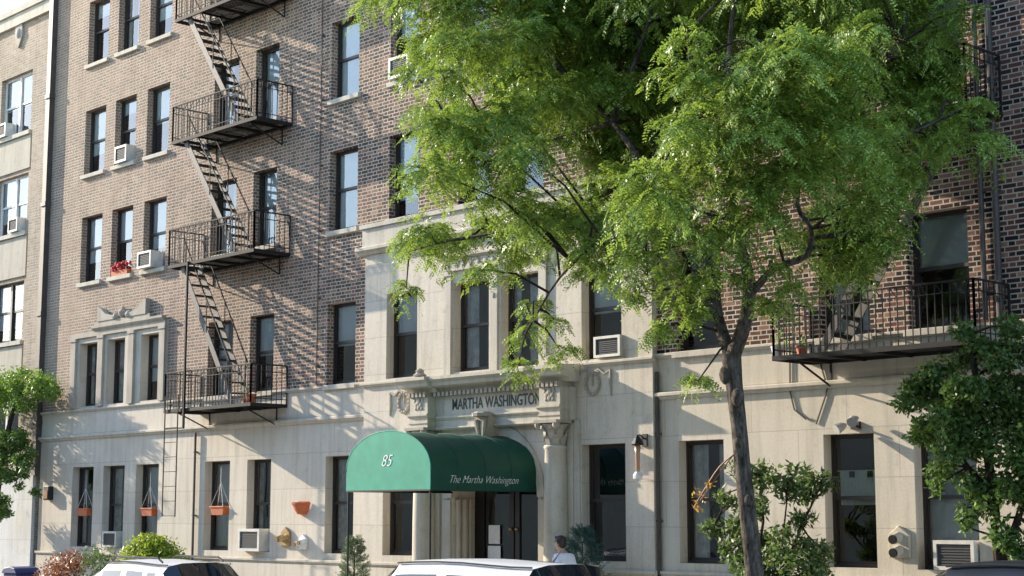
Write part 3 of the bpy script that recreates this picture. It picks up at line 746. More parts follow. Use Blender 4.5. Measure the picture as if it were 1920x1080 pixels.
# ------------------------------------------------------------------ window air conditioners
def make_ac():
    r = thing('air_conditioner', 'x', 'air conditioner', (0, 0, 0), 'air conditioners in the windows')
    W, H, D = .62, .40, .42
    c = MB(); c.box(-W/2, W/2, -.02, D, 0, H)
    for (x0, x1, z0, z1) in ((-W/2, W/2, H-.05, H), (-W/2, W/2, 0, .05), (-W/2, -W/2+.05, .05, H-.05), (W/2-.05, W/2, .05, H-.05)): c.box(x0, x1, -.06, -.021, z0, z1)
    c.build('case', M['ac'], r)
    g = MB(); g.box(-W/2+.052, W/2-.052, -.034, -.0205, .052, H-.052)
    for k in range(8): z = .06+(H-.14)*k/7; g.box(-W/2+.055, W/2-.055, -.044, -.0345, z, z+.018)
    g.build('grille', M['grille'], r)
    s = MB()
    for k in range(5): s.box(W/2+.002+k*.022, W/2+.016+k*.022, .20, .24+.01*(k % 2), .01, H-.01)
    for k in range(5): s.box(-W/2-.016-k*.022, -W/2-.002-k*.022, .20, .24+.01*(k % 2), .01, H-.01)
    s.build('side_curtain', M['ac'], r)
    return r
ACS = [(-37.8, -.08, 11.31, (.95, 1, 1.1), 'small white air conditioner in a brick window one storey above the red flowers'),
       (-36.3, -.16, 8.33, (1.05, 1, 1.05), 'white air conditioner jutting from a brick window just left of the fire escape'),
       (-26.25, -.10, 11.31, (1.05, 1, 1.15), 'air conditioner half hidden by leaves, in the high brick window above the bay cornice'),
       (-20.2, -.14, 4.93, (1.05, 1, .95), 'white air conditioner in the stone bay window above the wall lantern'),
       (-37.82, -.02, 1.31, (1.1, 1, 1.0), 'small air conditioner in a ground floor window between two hanging orange planters'),
       (-31.42, -.12, 1.31, (1.35, 1, 1.25), 'white air conditioner in the ground floor window under the fire escape'),
       (-13.32, -.04, 1.31, (1.1, 1, 1.08), 'large white air conditioner at ground level beside the dark holly tree'),
       (-44.75, -.12, 13.15, (1, 1, 1), 'air conditioner in the top window of the tan building at far left'),
       (-43.72, -.12, 10.2, (.9, 1, 1), 'air conditioner in the second window down of the tan building at far left')]
ac0 = make_ac()
for i, (x, y, z, s, lab) in enumerate(ACS):
    o = ac0 if i == 0 else copy_tree(ac0, (x, y, z))
    o.location = (x, y, z); o.scale = s; o['label'] = lab

# ------------------------------------------------------------------ planters, pots, lamps, standpipes
def make_planter():
    r = thing('hanging_planter', 'x', 'planter', (0, 0, 0), 'orange planters hanging in the ground floor windows')
    b = MB(); b.add([(-.22, -.08, 0), (.22, -.08, 0), (.22, .08, 0), (-.22, .08, 0), (-.26, -.10, .17), (.26, -.10, .17), (.26, .10, .17), (-.26, .10, .17)],
                    [(0, 3, 2, 1), (0, 1, 5, 4), (1, 2, 6, 5), (2, 3, 7, 6), (3, 0, 4, 7), (4, 5, 6, 7)]); b.box(-.28, .28, -.115, .115, .171, .20)
    b.build('trough', M['orange'], r)
    c = MB()
    for x in (-.24, .24):
        for y in (-.09, .09): c.bar((x, y, .2), (0, 0, .72), .010)
    c.bar((0, 0, .72), (0, 0, 1.05), .010); c.build('cord', M['cord'], r)
    return r
pl0 = make_planter()
for i, (x, z, s, lab) in enumerate(((-39.27, 2.10, 1, 'orange planter hung on pale cords in the leftmost ground floor window'),
                                 (-36.05, 2.10, 1, 'orange planter hung in the ground floor window above the round yellow green shrub'),
                                 (-32.9, 2.12, 1.05, 'orange planter hung in the ground floor window beside the drop ladder'))):
    o = pl0 if i == 0 else copy_tree(pl0, (x, .02, z)); o.location = (x, .02, z); o.scale = (s, s, s); o['label'] = lab
t = thing('wall_pot', 'terracotta half pot fixed to the bare stone wall left of the awning', 'flower pot', (-29.57, 0, 2.12))
b = MB(); b.lathe((-29.57, -.01, 2.12), [(.02, 0), (.14, .02), (.20, .12), (.24, .22), (.26, .225), (.26, .27), (.23, .28)], 14, math.pi, 2*math.pi); b.build('pot', M['terracotta'], t, smooth=False)
b = MB(); b.box(-29.75, -29.39, -.012, -.001, 2.2, 2.42); b.build('back_plate', M['terracotta'], t)
t = thing('planter_box', 'red flowers in a terracotta box on the sill left of a jutting white air conditioner', 'planter', (-37.8, .02, 8.31))
b = MB(); b.box(-38.2, -37.4, -.06, .12, 8.312, 8.45); b.build('box', M['terracotta'], t)
b = MB()
for k in range(46): b.ball((random.uniform(-38.22, -37.38), random.uniform(-.1, .12), 8.46+random.uniform(0, .2)), random.uniform(.025, .05), 5, 4)
b.build('blossom', M['red_flower'], t)
def standpipe(x, z, label, double, mat, big):
    t = thing('standpipe', label, 'standpipe', (x, 0, z))
    b = MB(); b.prism([(x-.16*big, z-.18*big), (x+.16*big, z-.18*big), (x+.16*big, z+.12*big), (x, z+.24*big), (x-.16*big, z+.12*big)], -.06, -.002); b.build('back_plate', mat, t, bevel=.01)
    for dx, dz in double:
        c = MB(); pts = [(x+dx, -.05, z+dz), (x+dx, -.20, z+dz-.03)]
        c.tube(pts, [.075*big, .065*big], 12); c.build('outlet', mat, t)
        k = MB(); k.tube([(x+dx, -.201, z+dz-.03), (x+dx, -.235, z+dz-.037)], .06*big, 12); k.build('cap', M['black'] if big > 1 else M['brass'], t)
    return t
standpipe(-30.18, 1.62, 'brass twin standpipe on the stone wall right of the ground floor air conditioner', ((-.09, 0), (.09, 0)), M['brass'], 1.0)
standpipe(-29.52, 1.52, 'white twin standpipe on the stone wall below the terracotta pot', ((-.08, 0), (.08, .03)), M['white_paint'], .8)
standpipe(-14.28, 1.68, 'stone coloured standpipe with two black outlets stacked beside the large air conditioner', ((0, .10), (0, -.10)), M['trim'], 1.15)
t = thing('wall_lantern', 'slim amber wall lantern on the stone bay right of the dark doorlike window', 'wall lamp', (-19.42, BY, 2.9))
x = -19.36
b = MB(); b.box(x-.06, x+.06, BY-.03, BY-.002, 3.30, 3.52); b.tube([(x, BY-.03, 3.44), (x, BY-.14, 3.50), (x, BY-.2, 3.46)], .016, 6); b.lathe((x, BY-.2, 3.32), [(.10, 0), (.11, .02), (.06, .12), (.015, .18)], 10); b.build('bracket', M['black'], t)
b = MB(); b.lathe((x, BY-.2, 2.86), [(.028, 0), (.036, .05), (.042, .3), (.055, .46)], 10); b.build('lamp_glass', M['lamp_glass'], t, smooth=True)
b = MB(); b.lathe((x, BY-.2, 2.70), [(.02, 0), (.08, .04), (.085, .1), (.045, .16)], 10); b.build('base', M['white_paint'], t)
t = thing('floodlight', 'grey twin floodlight mounted above the window with the white valance', 'floodlight', (-15.02, 0, 3.5))
b = MB(); b.box(-15.1, -14.94, -.05, -.002, 3.44, 3.56); b.tube([(-15.02, -.05, 3.5), (-15.02, -.14, 3.52)], .02, 6); b.build('mount', M['black'], t)
for dx, dz in ((-.13, -.02), (.1, .08)):
    b = MB(); c = Vector((-15.02+dx, -.22, 3.5+dz)); b.tube([c+Vector((0, .1, .03)), c, c+Vector((dx*.3, -.09, -.05))], [.03, .07, .085], 10); b.build('lamp_head', M['concrete'], t)
t = thing('wall_lamp', 'small black box lamp on the stone corner at far left', 'wall lamp', (-41.1, 0, 2.7))
b = MB(); b.box(-41.28, -40.98, -.16, -.002, 2.52, 2.9); b.build('housing', M['black'], t, bevel=.02)
b = MB(); b.box(-41.24, -41.02, -.172, -.161, 2.56, 2.78); b.build('lens', M['lamp_glass'], t)
for pts, lab in (([(-16.26, -.02, 4.85), (-16.28, -.02, 4.1), (-16.2, -.02, 3.8), (-15.98, -.02, 3.64), (-15.93, -.02, 3.66)], 'loose black cable drooping down the stone wall under the right fire escape'),
                 ([(-15.66, -.02, 4.5), (-15.54, -.02, 4.12), (-15.60, -.02, 3.95), (-15.78, -.02, 3.55)], 'short kinked dark cable on the stone wall, nearer the floodlight')):
    b = MB(); b.tube(pts, .014, 5); o = b.build('cable', M['pipe'], loc=pts[0]); tag(o, lab, 'cable', 'loose cables on the wall')
for x0, x1, z0, z1, lab in ((-23.98, -23.66, 1.56, 1.92, 'white paper notice taped on the entrance door, upper one'), (-24.0, -23.64, 1.28, 1.52, 'white paper notice on the entrance door, middle of the column'), (-24.0, -23.66, 1.03, 1.25, 'white paper notice lowest on the entrance door')):
    b = MB(); b.box(x0, x1, .392, .399, z0, z1); tag(b.build('notice', M['paper'], loc=((x0+x1)/2, .396, z0)), lab, 'notice', 'papers on the entrance door')
def pot_plant(x, y, z, r, label, mat, pot):
    t = thing('potted_plant', label, 'potted plant', (x, y, z))
    b = MB(); b.lathe((x, y, z), [(r*.7, 0), (r, r*1.5), (r*1.08, r*1.5), (r*1.08, r*1.75), (r*.9, r*1.75)], 12); b.build('pot', pot, t)
    leaf_cloud('foliage', mat, t, [(x, y, z+r*2.6, r*1.7)], 110, .10, .045)
    return t

# ------------------------------------------------------------------ foliage
def quads_mesh(name, V, mat, parent):              # V: (n,4,3) array of rhombic leaves
    n = len(V); off = LOC[parent.name]
    me = bpy.data.meshes.new(name); me.vertices.add(4*n); me.loops.add(4*n); me.polygons.add(n)
    me.vertices.foreach_set('co', (V.reshape(-1, 3)-np.array(off)).astype(np.float32).ravel())
    me.loops.foreach_set('vertex_index', np.arange(4*n, dtype=np.int32))
    me.polygons.foreach_set('loop_start', np.arange(0, 4*n, 4, dtype=np.int32))
    try: me.polygons.foreach_set('loop_total', np.full(n, 4, dtype=np.int32))
    except Exception: pass
    me.update(calc_edges=True); me.validate()
    return link_mesh(name, me, mat, parent)
def unit(a): return a/np.maximum(np.linalg.norm(a, axis=-1, keepdims=True), 1e-6)
def rhomb(B, D, Nn, L, Wd):                          # base points, direction, normal, length, width
    S = unit(np.cross(D, Nn)); L = np.asarray(L)[:, None]; Wd = np.asarray(Wd)[:, None]
    mid = B+D*L*.45-Nn*L*.06
    return np.stack([B, mid+S*Wd*.5, B+D*L, mid-S*Wd*.5], axis=1)
def leaf_cloud(name, mat, parent, balls, per, L, Wd, flat=.85, hollow=.35, up=.35):
    out = []
    for (x, y, z, r) in balls:
        n = max(14, int(per*(r/.5)**2))
        d = unit(RNG.normal(size=(n, 3))); rad = r*(hollow+(1-hollow)*RNG.random(n)**.6)*(1+.22*np.sin(d[:, 0]*5+x*3)*np.sin(d[:, 2]*6+y*2))
        B = np.array([x, y, z])+d*rad[:, None]*np.array([1, 1, flat])
        nn = unit(d*.7+RNG.normal(size=(n, 3))*.7+np.array([0, 0, up])); D = unit(np.cross(nn, RNG.normal(size=(n, 3))))
        out.append(rhomb(B, D, nn, L*RNG.uniform(.6, 1.25, n), Wd*RNG.uniform(.7, 1.2, n)))
    return quads_mesh(name, np.concatenate(out), mat, parent)
def ragged(balls, k=6, f=.5, seed=1):
    q = random.Random(seed); o = []
    for (x, y, z, r) in balls:
        o.append((x, y, z, r*.62))
        for _ in range(k):
            d = Vector((q.gauss(0, 1), q.gauss(0, 1), q.gauss(0, .9))).normalized()*r*q.uniform(.55, 1.0)
            o.append((x+d.x, y+d.y, z+d.z, r*f*q.uniform(.55, 1.1)))
    return o
def twigs(mb, base, balls, r0=.02):
    for (x, y, z, r) in balls:
        c = Vector((x, y, z)); b = Vector(base) if not isinstance(base, list) else min((Vector(q) for q in base), key=lambda q: (q-c).length)
        m1 = b.lerp(c, .5)+Vector((random.uniform(-.1, .1), random.uniform(-.1, .1), .06*(c-b).length))
        mb.tube([b, m1, c], [r0*1.6, r0*1.1, r0*.6], 5)
        for k in range(4):
            d = Vector((random.gauss(0, 1), random.gauss(0, 1), random.gauss(0, .7))).normalized(); mb.tube([c, c+d*r*.8], [r0*.55, r0*.25], 4)

# street tree: honey locust ------------------------------------------------
CLUMPS = [(-20.47, -5.4, 10.57, 0.44), (-18.84, -5.85, 10.12, 0.45), (-18.97, -4.85, 10.16, 0.59), (-17.79, -5.67, 9.12, 0.6), (-18.05, -5.97, 8.62, 0.4), (-20.24, -4.83, 9.37, 0.23), (-20.02, -3.08, 9.75, 0.77), (-18.56, -3.48, 9.91, 0.74), (-18.05, -3.0, 10.08, 0.61), (-20.38, -3.6, 8.79, 0.56), (-17.33, -5.45, 7.93, 0.67), (-17.4, -4.38, 8.55, 0.69), (-17.89, -2.8, 9.1, 0.61), (-18.67, -5.26, 7.53, 0.41), (-17.49, -5.61, 7.29, 0.57), (-16.35, -5.84, 7.15, 0.45), (-18.19, -3.0, 8.32, 0.52), (-17.73, -2.6, 8.22, 0.52), (-17.41, -5.47, 6.74, 0.33), (-22.15, -3.05, 6.97, 0.46), (-22.0, -3.38, 6.06, 0.3), (-20.67, -3.46, 6.74, 0.5), (-19.71, -3.48, 6.79, 0.55), (-17.62, -5.54, 5.68, 0.31), (-17.07, -5.15, 6.42, 0.43), (-17.37, -4.07, 6.59, 0.45), (-17.26, -3.71, 7.04, 0.49), (-17.33, -3.29, 6.43, 0.51), (-17.7, -3.21, 5.93, 0.33), (-14.36, -5.91, 6.03, 0.42), (-18.18, -4.14, 4.93, 0.3), (-18.24, -3.92, 5.41, 0.28), (-17.2, -4.48, 4.99, 0.24), (-16.82, -5.6, 4.18, 0.24), (-16.98, -4.59, 4.52, 0.25), (-14.28, -5.9, 5.46, 0.28), (-17.73, -2.2, 9.81, 0.88), (-17.09, -2.0, 10.07, 0.87), (-17.51, -2.2, 8.87, 0.78), (-17.81, -2.4, 7.82, 0.61), (-15.81, -2.2, 10.0, 0.83), (-14.77, -2.2, 9.68, 0.77), (-13.8, -2.2, 9.49, 0.71), (-12.75, -2.4, 9.09, 0.6), (-15.32, -4.0, 10.06, 0.86), (-13.38, -4.0, 9.65, 0.81), (-18.14, -4.0, 10.77, 0.85), (-11.91, -4.0, 9.21, 0.7), (-13.06, -6.2, 8.07, 0.34), (-13.37, -6.2, 7.72, 0.28), (-12.89, -6.0, 7.52, 0.5), (-12.13, -6.0, 7.51, 0.51), (-11.64, -6.0, 7.74, 0.35), (-11.38, -5.5, 7.65, 0.52), (-11.59, -4.5, 8.17, 0.41), (-13.42, -5.8, 6.89, 0.45), (-12.73, -5.8, 6.77, 0.53), (-13.65, -5.6, 6.4, 0.43), (-12.81, -5.6, 6.27, 0.52), (-11.97, -5.8, 6.91, 0.52), (-11.77, -5.2, 7.11, 0.53), (-13.66, -5.6, 5.77, 0.4), (-13.25, -5.4, 5.74, 0.46), (-12.56, -5.4, 5.85, 0.47), (-12.13, -5.4, 6.33, 0.53), (-12.06, -4.6, 6.58, 0.53), (-11.82, -4.0, 6.98, 0.55), (-12.2, -2.4, 7.6, 0.47), (-12.74, -2.6, 8.12, 0.54), (-12.17, -2.4, 8.43, 0.46), (-11.45, -3.0, 8.52, 0.3), (-10.92, -3.0, 7.37, 0.14), (-10.95, -3.0, 8.66, 0.17), (-14.47, -5.0, 5.43, 0.24), (-14.14, -5.0, 5.21, 0.33), (-13.59, -5.0, 5.19, 0.32), (-14.18, -4.8, 4.81, 0.19), (-12.8, -5.0, 5.25, 0.29), (-12.73, -5.0, 4.76, 0.24), (-12.44, -5.0, 4.9, 0.21), (-12.89, -3.0, 5.91, 0.4), (-12.53, -3.0, 6.19, 0.35), (-12.93, -3.2, 5.6, 0.3), (-12.51, -3.0, 5.68, 0.24), (-12.01, -3.0, 6.81, 0.41), (-11.76, -2.8, 7.02, 0.26), (-12.68, -3.4, 6.34, 0.39), (-14.67, -5.0, 4.62, 0.14), (-14.07, -4.9, 3.88, 0.16)]
LIMBS = [[(-13.67, -4.3, 1.32), (-13.77, -4.3, 2.15), (-13.84, -4.3, 2.71), (-13.89, -4.3, 3.28), (-13.96, -4.3, 3.85), (-14.0, -4.3, 4.25)], [(-14.0, -4.3, 4.23), (-14.31, -4.2, 4.8), (-14.42, -4.2, 5.51), (-15.13, -4.0, 6.38), (-16.13, -3.6, 7.21), (-17.08, -3.3, 8.17), (-18.15, -3.4, 9.22), (-19.3, -3.5, 10.44)], [(-13.98, -4.3, 4.23), (-13.74, -4.3, 4.7), (-13.59, -4.4, 5.22), (-13.67, -4.5, 5.76), (-13.79, -4.5, 6.57), (-13.92, -4.4, 7.65), (-13.89, -4.3, 8.79), (-13.77, -4.2, 10.09)], [(-13.66, -4.35, 4.98), (-13.26, -4.3, 5.33), (-12.87, -4.1, 5.49), (-12.86, -4.0, 5.86), (-13.07, -4.0, 6.24), (-12.98, -3.8, 6.99), (-12.41, -3.6, 7.65), (-11.83, -3.3, 8.32)], [(-16.13, -3.6, 7.21), (-16.69, -3.6, 7.04), (-17.64, -3.8, 6.81), (-18.63, -4.0, 6.59), (-19.82, -4.2, 6.55), (-20.78, -4.3, 6.47)], [(-13.67, -4.5, 5.76), (-13.13, -4.2, 6.44), (-12.44, -3.6, 6.79), (-11.7, -3.2, 7.12), (-10.98, -3.0, 7.38)], [(-15.13, -4.0, 6.38), (-15.44, -4.4, 6.06), (-16.09, -4.6, 6.04), (-16.96, -4.6, 5.59), (-17.53, -4.6, 5.0)], [(-17.08, -3.3, 8.17), (-18.07, -3.6, 8.03), (-19.01, -4.0, 8.04), (-19.72, -4.3, 8.38)], [(-13.79, -4.5, 6.57), (-13.57, -5.2, 7.08), (-13.32, -5.8, 7.64), (-13.23, -6.0, 8.22)], [(-17.08, -3.3, 8.17), (-16.89, -3.0, 9.13), (-16.43, -3.0, 10.06), (-15.91, -3.2, 10.91)]]
lt = thing('locust_tree', 'feathery honey locust with slender bare trunk and bright drooping crown before the entrance', 'tree', (-13.6, -4.3, 0))
tk = MB()
trunk = [(-13.58, -4.3, 0), (-13.6, -4.3, .4)]+LIMBS[0]
tk.tube(trunk, [.21, .138, .124, .117, .111, .108, .117, .138], 14, cap=False)
for p, r in (((-13.84, -4.38, 3.66), .10), ((-13.85, -4.36, 3.05), .085), ((-14.03, -4.37, 3.98), .11), ((-13.70, -4.36, 2.3), .075)): tk.ball(p, r, 8, 6, (1, .8, 1.3))
rad0 = {1: .095, 2: .11, 3: .055, 4: .05, 5: .05, 6: .045, 7: .045, 8: .06, 9: .055}
def smooth_path(P, n=3):
    P = [Vector(p) for p in P]; o = []
    for i in range(len(P)-1):
        p0, p1, p2, p3 = P[max(i-1, 0)], P[i], P[i+1], P[min(i+2, len(P)-1)]
        for k in range(n):
            t = k/n; o.append(.5*((2*p1)+(p2-p0)*t+(2*p0-5*p1+4*p2-p3)*t*t+(3*p1-p0-3*p2+p3)*t**3))
    return o+[P[-1]]
nodes = []
for i, L in enumerate(LIMBS[1:], 1):
    S = smooth_path(L); n = len(S)
    tk.tube(S, [rad0[i]*(1-.78*k/(n-1)) for k in range(n)], 8)
    nodes += S[2:]
tk.build('trunk', M['bark'], lt, smooth=True, fix=True)
tw = MB(); FR = []
EXTRA = [(-16.04, -3.5, 6.32, 0.48), (-15.31, -4.5, 5.42, 0.26), (-14.73, -4.6, 5.06, 0.26), (-16.47, -3.6, 7.18, 0.56), (-13.19, -3.8, 5.85, 0.39), (-13.56, -2.6, 6.35, 0.45), (-13.23, -2.4, 5.72, 0.37), (-13.45, -2.6, 5.42, 0.3), (-12.6, -2.4, 5.94, 0.31), (-12.66, -2.4, 6.78, 0.44), (-12.48, -2.2, 8.15, 0.6), (-12.14, -2.0, 8.12, 0.33), (-12.21, -2.0, 7.33, 0.31), (-13.05, -2.2, 6.94, 0.45), (-19.8, -2.4, 10.03, 0.83), (-18.97, -2.2, 9.61, 0.82), (-18.57, -2.6, 10.46, 0.8), (-18.35, -2.2, 8.67, 0.71), (-20.07, -2.4, 9.13, 0.74), (-17.12, -2.0, 8.21, 0.69), (-17.18, -2.2, 7.41, 0.51), (-16.62, -1.9, 9.2, 0.77), (-14.95, -2.0, 8.84, 0.73), (-13.9, -2.0, 7.9, 0.63), (-17.04, -2.2, 8.96, 0.51), (-18.19, -2.6, 11.11, 0.97), (-16.74, -3.0, 11.53, 1.1), (-19.17, -3.0, 12.11, 1.08), (-13.82, -4.0, 10.77, 1.13), (-15.91, -4.5, 11.65, 1.19), (-12.39, -3.5, 10.35, 0.87), (-15.84, -2.4, 10.91, 0.83), (-13.91, -2.4, 10.33, 0.79), (-12.0, -2.6, 9.41, 0.59), (-20.52, -3.5, 11.67, 0.74), (-18.04, -3.4, 6.81, 0.42), (-16.57, -4.2, 6.55, 0.36), (-15.81, -4.5, 6.02, 0.32), (-16.52, -4.6, 5.94, 0.23), (-17.82, -4.2, 6.84, 0.38), (-20.35, -4.0, 9.92, 0.54), (-21.23, -3.6, 9.14, 0.37), (-20.1, -4.5, 10.04, 0.53), (-12.95, -2.9, 6.04, 0.4), (-12.44, -3.1, 5.77, 0.33), (-12.99, -3.0, 5.51, 0.31), (-13.21, -3.1, 5.9, 0.34), (-16.38, -4.4, 6.06, 0.34), (-15.88, -4.6, 5.47, 0.26), (-16.76, -4.4, 6.31, 0.36), (-15.31, -4.6, 5.79, 0.34), (-14.88, -4.8, 6.24, 0.37), (-17.27, -4.4, 6.21, 0.27), (-15.38, -4.7, 5.19, 0.19), (-11.79, -2.0, 8.28, 0.26), (-11.9, -2.0, 7.77, 0.28), (-11.86, -2.2, 8.7, 0.37), (-12.04, -2.0, 7.34, 0.25)]
MORE = [(x+random.gauss(0, .22)+.55*d, y+d, z+random.gauss(0, .2), r*random.uniform(.8, 1.05)) for (x, y, z, r) in CLUMPS if r > .47 for d in (random.choice((-1, 1))*random.uniform(.5, 1.3) if y < -2.7 else random.uniform(.1, .5),)]
for (cx, cy, cz, cr) in CLUMPS+MORE+EXTRA:
    c = Vector((cx, cy, cz)); b = min(nodes, key=lambda q: (q-c).length+.35*max(0, q.z-c.z))
    far = (c-b).length
    if far > .25:
        m1 = b.lerp(c, .5)+Vector((0, 0, .10*far)); tw.tube([b, m1, c], [.022, .016, .009], 5)
    nt_ = max(12, int(50*(cr/.6)**1.7))
    for k in range(nt_):
        a = random.uniform(0, 2*math.pi); el = random.gauss(.15, .45)
        d = Vector((math.cos(a)*math.cos(el), math.sin(a)*math.cos(el), math.sin(el)))
        s = c+d*cr*random.uniform(0, .35); ln = cr*random.uniform(.55, 1.05); nseg = max(4, int(ln/.062)); dro = random.uniform(.25, .8)
        pts = []
        for q in range(nseg+1):
            t = q/nseg; pts.append(s+d*ln*t+Vector((0, 0, -dro*ln*t*t)))
        if k % 3 == 0: tw.tube([pts[0], pts[nseg//2], pts[-1]], [.006, .004, .002], 3, cap=False)
        for q in range(1, nseg+1):
            tdir = (pts[q]-pts[q-1]).normalized(); sd = tdir.cross(Vector((0, 0, 1)))
            sd = sd.normalized() if sd.length > .05 else Vector((1, 0, 0))
            fd = (tdir*random.uniform(.25, .8)+sd*(1 if q % 2 else -1)*random.uniform(.5, 1.)+Vector((0, 0, random.uniform(-.55, .2)))).normalized()
            nn = sd.cross(tdir); nn = (nn+Vector((random.gauss(0, .45), random.gauss(0, .45), random.gauss(0, .3)))).normalized()
            FR.append((*pts[q], *fd, *nn, random.choice((.10, .15, .18, .22, .25))*random.uniform(.85, 1.15)))
tw.build('twig', M['dark_bark'], lt, fix=False)
FR = np.array(FR); Pp, Dd, Nn, Ln = FR[:, :3], unit(FR[:, 3:6]), FR[:, 6:9], FR[:, 9]
Nn = unit(Nn-Dd*np.sum(Nn*Dd, 1, keepdims=True)); Ss = np.cross(Dd, Nn)
outs = []; J = 7
for j in range(J):
    t = (j+.6)/J; base = Pp+Dd*(Ln*t)[:, None]+np.array([0, 0, -1])*(Ln*.35*t*t)[:, None]
    for sgn in (-1, 1):
        dirn = unit(Dd*.45+Ss*sgn+RNG.normal(size=Dd.shape)*.12); nrm = unit(Nn+RNG.normal(size=Dd.shape)*.28)
        n = len(base); outs.append(rhomb(base, dirn, nrm, np.full(n, .062)*(1-.35*t)*RNG.uniform(.8, 1.2, n), np.full(n, .027)*RNG.uniform(.8, 1.15, n)))
quads_mesh('crown', np.concatenate(outs), M['locust'], lt)
print('locust leaflets', len(FR)*J*2)

def shrub(name, label, cat, loc, balls, mat, per, L, Wd, stem=None, bark=None, **kw):
    t = thing(name, label, cat, loc)
    leaf_cloud('foliage', mat, t, balls, per, L, Wd, **kw)
    s = MB()
    if stem:
        for P, r in stem: S = smooth_path(P); s.tube(S, [r*(1-.6*k/(len(S)-1)) for k in range(len(S))], 7)
        twigs(s, [q for P, r in stem for q in smooth_path(P)[1:]], balls, .012)
    else: twigs(s, (loc[0], loc[1], .05), balls, .012)
    s.build('trunk' if cat == 'tree' else 'stem', bark or M['dark_bark'], t, fix=False)
    return t
# tree at the left edge
shrub('young_tree', 'small dark leaved tree with bright top cut off by the left edge', 'tree', (-43.0, -.8, 0),
      [(-42.6, -.8, 5.6, .62), (-41.6, -.75, 5.75, .5), (-40.55, -.7, 5.55, .45), (-43.4, -.9, 5.3, .8), (-40.0, -.65, 5.35, .28), (-41.3, -.8, 5.1, .35)], M['fresh'], 900, .11, .05,
      [([(-43.0, -.8, 0), (-42.9, -.8, 1.6), (-42.6, -.8, 3.0), (-42.2, -.8, 4.4), (-41.6, -.75, 5.4), (-40.6, -.7, 5.4)], .11), ([(-42.9, -.8, 1.8), (-43.1, -.85, 3.6), (-43.3, -.9, 5.2)], .06)])
t = bpy.data.objects['young_tree']
leaf_cloud('lower_foliage', M['holly'], t, ragged([(-42.6, -.9, 4.1, .7), (-41.6, -.85, 4.1, .5), (-40.95, -.8, 3.6, .36), (-42.3, -.9, 3.3, .6), (-41.4, -.9, 3.2, .42), (-40.5, -.75, 2.75, .16), (-42.6, -.9, 2.5, .5), (-43.0, -.9, 1.9, .45), (-42.2, -.9, 2.2, .3)], 5, .5, 8), 800, .12, .055)
# dark holly at the right edge
HB = [(-12.3, -2.1, 4.1, .34), (-11.75, -2.1, 4.4, .36), (-11.2, -2.0, 4.35, .45), (-12.55, -2.1, 3.75, .42), (-11.9, -2.2, 3.75, .6), (-11.2, -2.0, 3.7, .6), (-12.6, -2.1, 3.25, .34), (-12.1, -2.2, 3.1, .5), (-11.4, -2.1, 3.0, .6), (-12.35, -2.1, 2.72, .3), (-11.75, -2.1, 2.5, .4), (-11.1, -2.0, 2.4, .5), (-11.9, -2.1, 2.15, .22), (-11.4, -2.1, 1.9, .3), (-10.9, -2.1, 1.7, .4), (-10.6, -2, 3.2, .7), (-10.5, -2, 4.2, .6), (-11.15, -2.1, 1.55, .22)]
shrub('holly_tree', 'dense dark green holly tree with glossy leaves at the right edge', 'tree', (-11.5, -2.0, 0), ragged([(x+.14, y, z-.03, r*.92) for x, y, z, r in HB], 7, .5, 3), M['holly'], 1000, .095, .05,
      [([(-11.4, -2, 0), (-11.45, -2, 1.4), (-11.5, -2.05, 2.6), (-11.6, -2.1, 3.6), (-11.7, -2.1, 4.5)], .09), ([(-11.45, -2, 1.4), (-11.0, -2, 2.5), (-10.7, -2, 3.8)], .06), ([(-11.5, -2.05, 2.4), (-12.0, -2.1, 3.0), (-12.4, -2.1, 4.1)], .05)])
# laurel behind the trunk
RB = [(-15.75, -1.6, 2.72, .34), (-15.35, -1.5, 2.55, .36), (-14.95, -1.5, 2.42, .32), (-14.68, -1.5, 2.55, .26), (-15.6, -1.7, 2.25, .25), (-15.05, -1.5, 2.05, .2), (-15.95, -1.6, 1.75, .34), (-15.3, -1.7, 1.55, .4), (-14.85, -1.6, 1.62, .34), (-15.05, -1.6, 1.2, .5), (-14.7, -1.6, 1.15, .36), (-16.5, -1.5, 1.85, .26), (-16.75, -1.5, 1.95, .16), (-16.2, -1.6, 1.45, .32), (-15.7, -1.7, 1.1, .5), (-16.3, -1.6, 2.35, .2), (-16.1, -1.6, 2.05, .26)]
shrub('laurel_shrub', 'open branched laurel shrub around the locust trunk in front of the stone wall', 'shrub', (-15.5, -1.6, 0), ragged(RB, 4, .55, 5), M['rhodo'], 620, .115, .048,
      [([(-15.5, -1.6, 0), (-15.4, -1.6, .9), (-15.1, -1.55, 1.7), (-14.75, -1.5, 2.35)], .035), ([(-15.6, -1.6, 0), (-15.8, -1.65, 1.1), (-15.6, -1.65, 2.0), (-15.7, -1.6, 2.7)], .035), ([(-15.6, -1.6, .3), (-16.2, -1.6, 1.3), (-16.7, -1.5, 1.9)], .03), ([(-15.4, -1.6, .9), (-15.3, -1.6, 1.6), (-15.25, -1.5, 2.4)], .025)], up=.2)
t = thing('dangling_branch', 'orange and yellow leafed branch hanging left from the locust trunk', 'branch', (-13.95, -4.4, 2.95))
b = MB(); PTS = smooth_path([(-13.85, -4.38, 2.95), (-14.15, -4.4, 2.75), (-14.4, -4.42, 2.45), (-14.6, -4.42, 2.2)]); b.tube(PTS, [.012]*len(PTS), 5); b.tube([(-13.85, -4.38, 2.98), (-14.2, -4.4, 2.62), (-14.5, -4.4, 2.3)], .008, 5); b.build('stem', M['rust'], t)
leaf_cloud('foliage', M['orange_leaf'], t, [(-14.45, -4.42, 2.42, .11), (-14.55, -4.42, 2.28, .13), (-14.5, -4.42, 2.18, .10), (-14.3, -4.42, 2.55, .07)], 120, .07, .03)
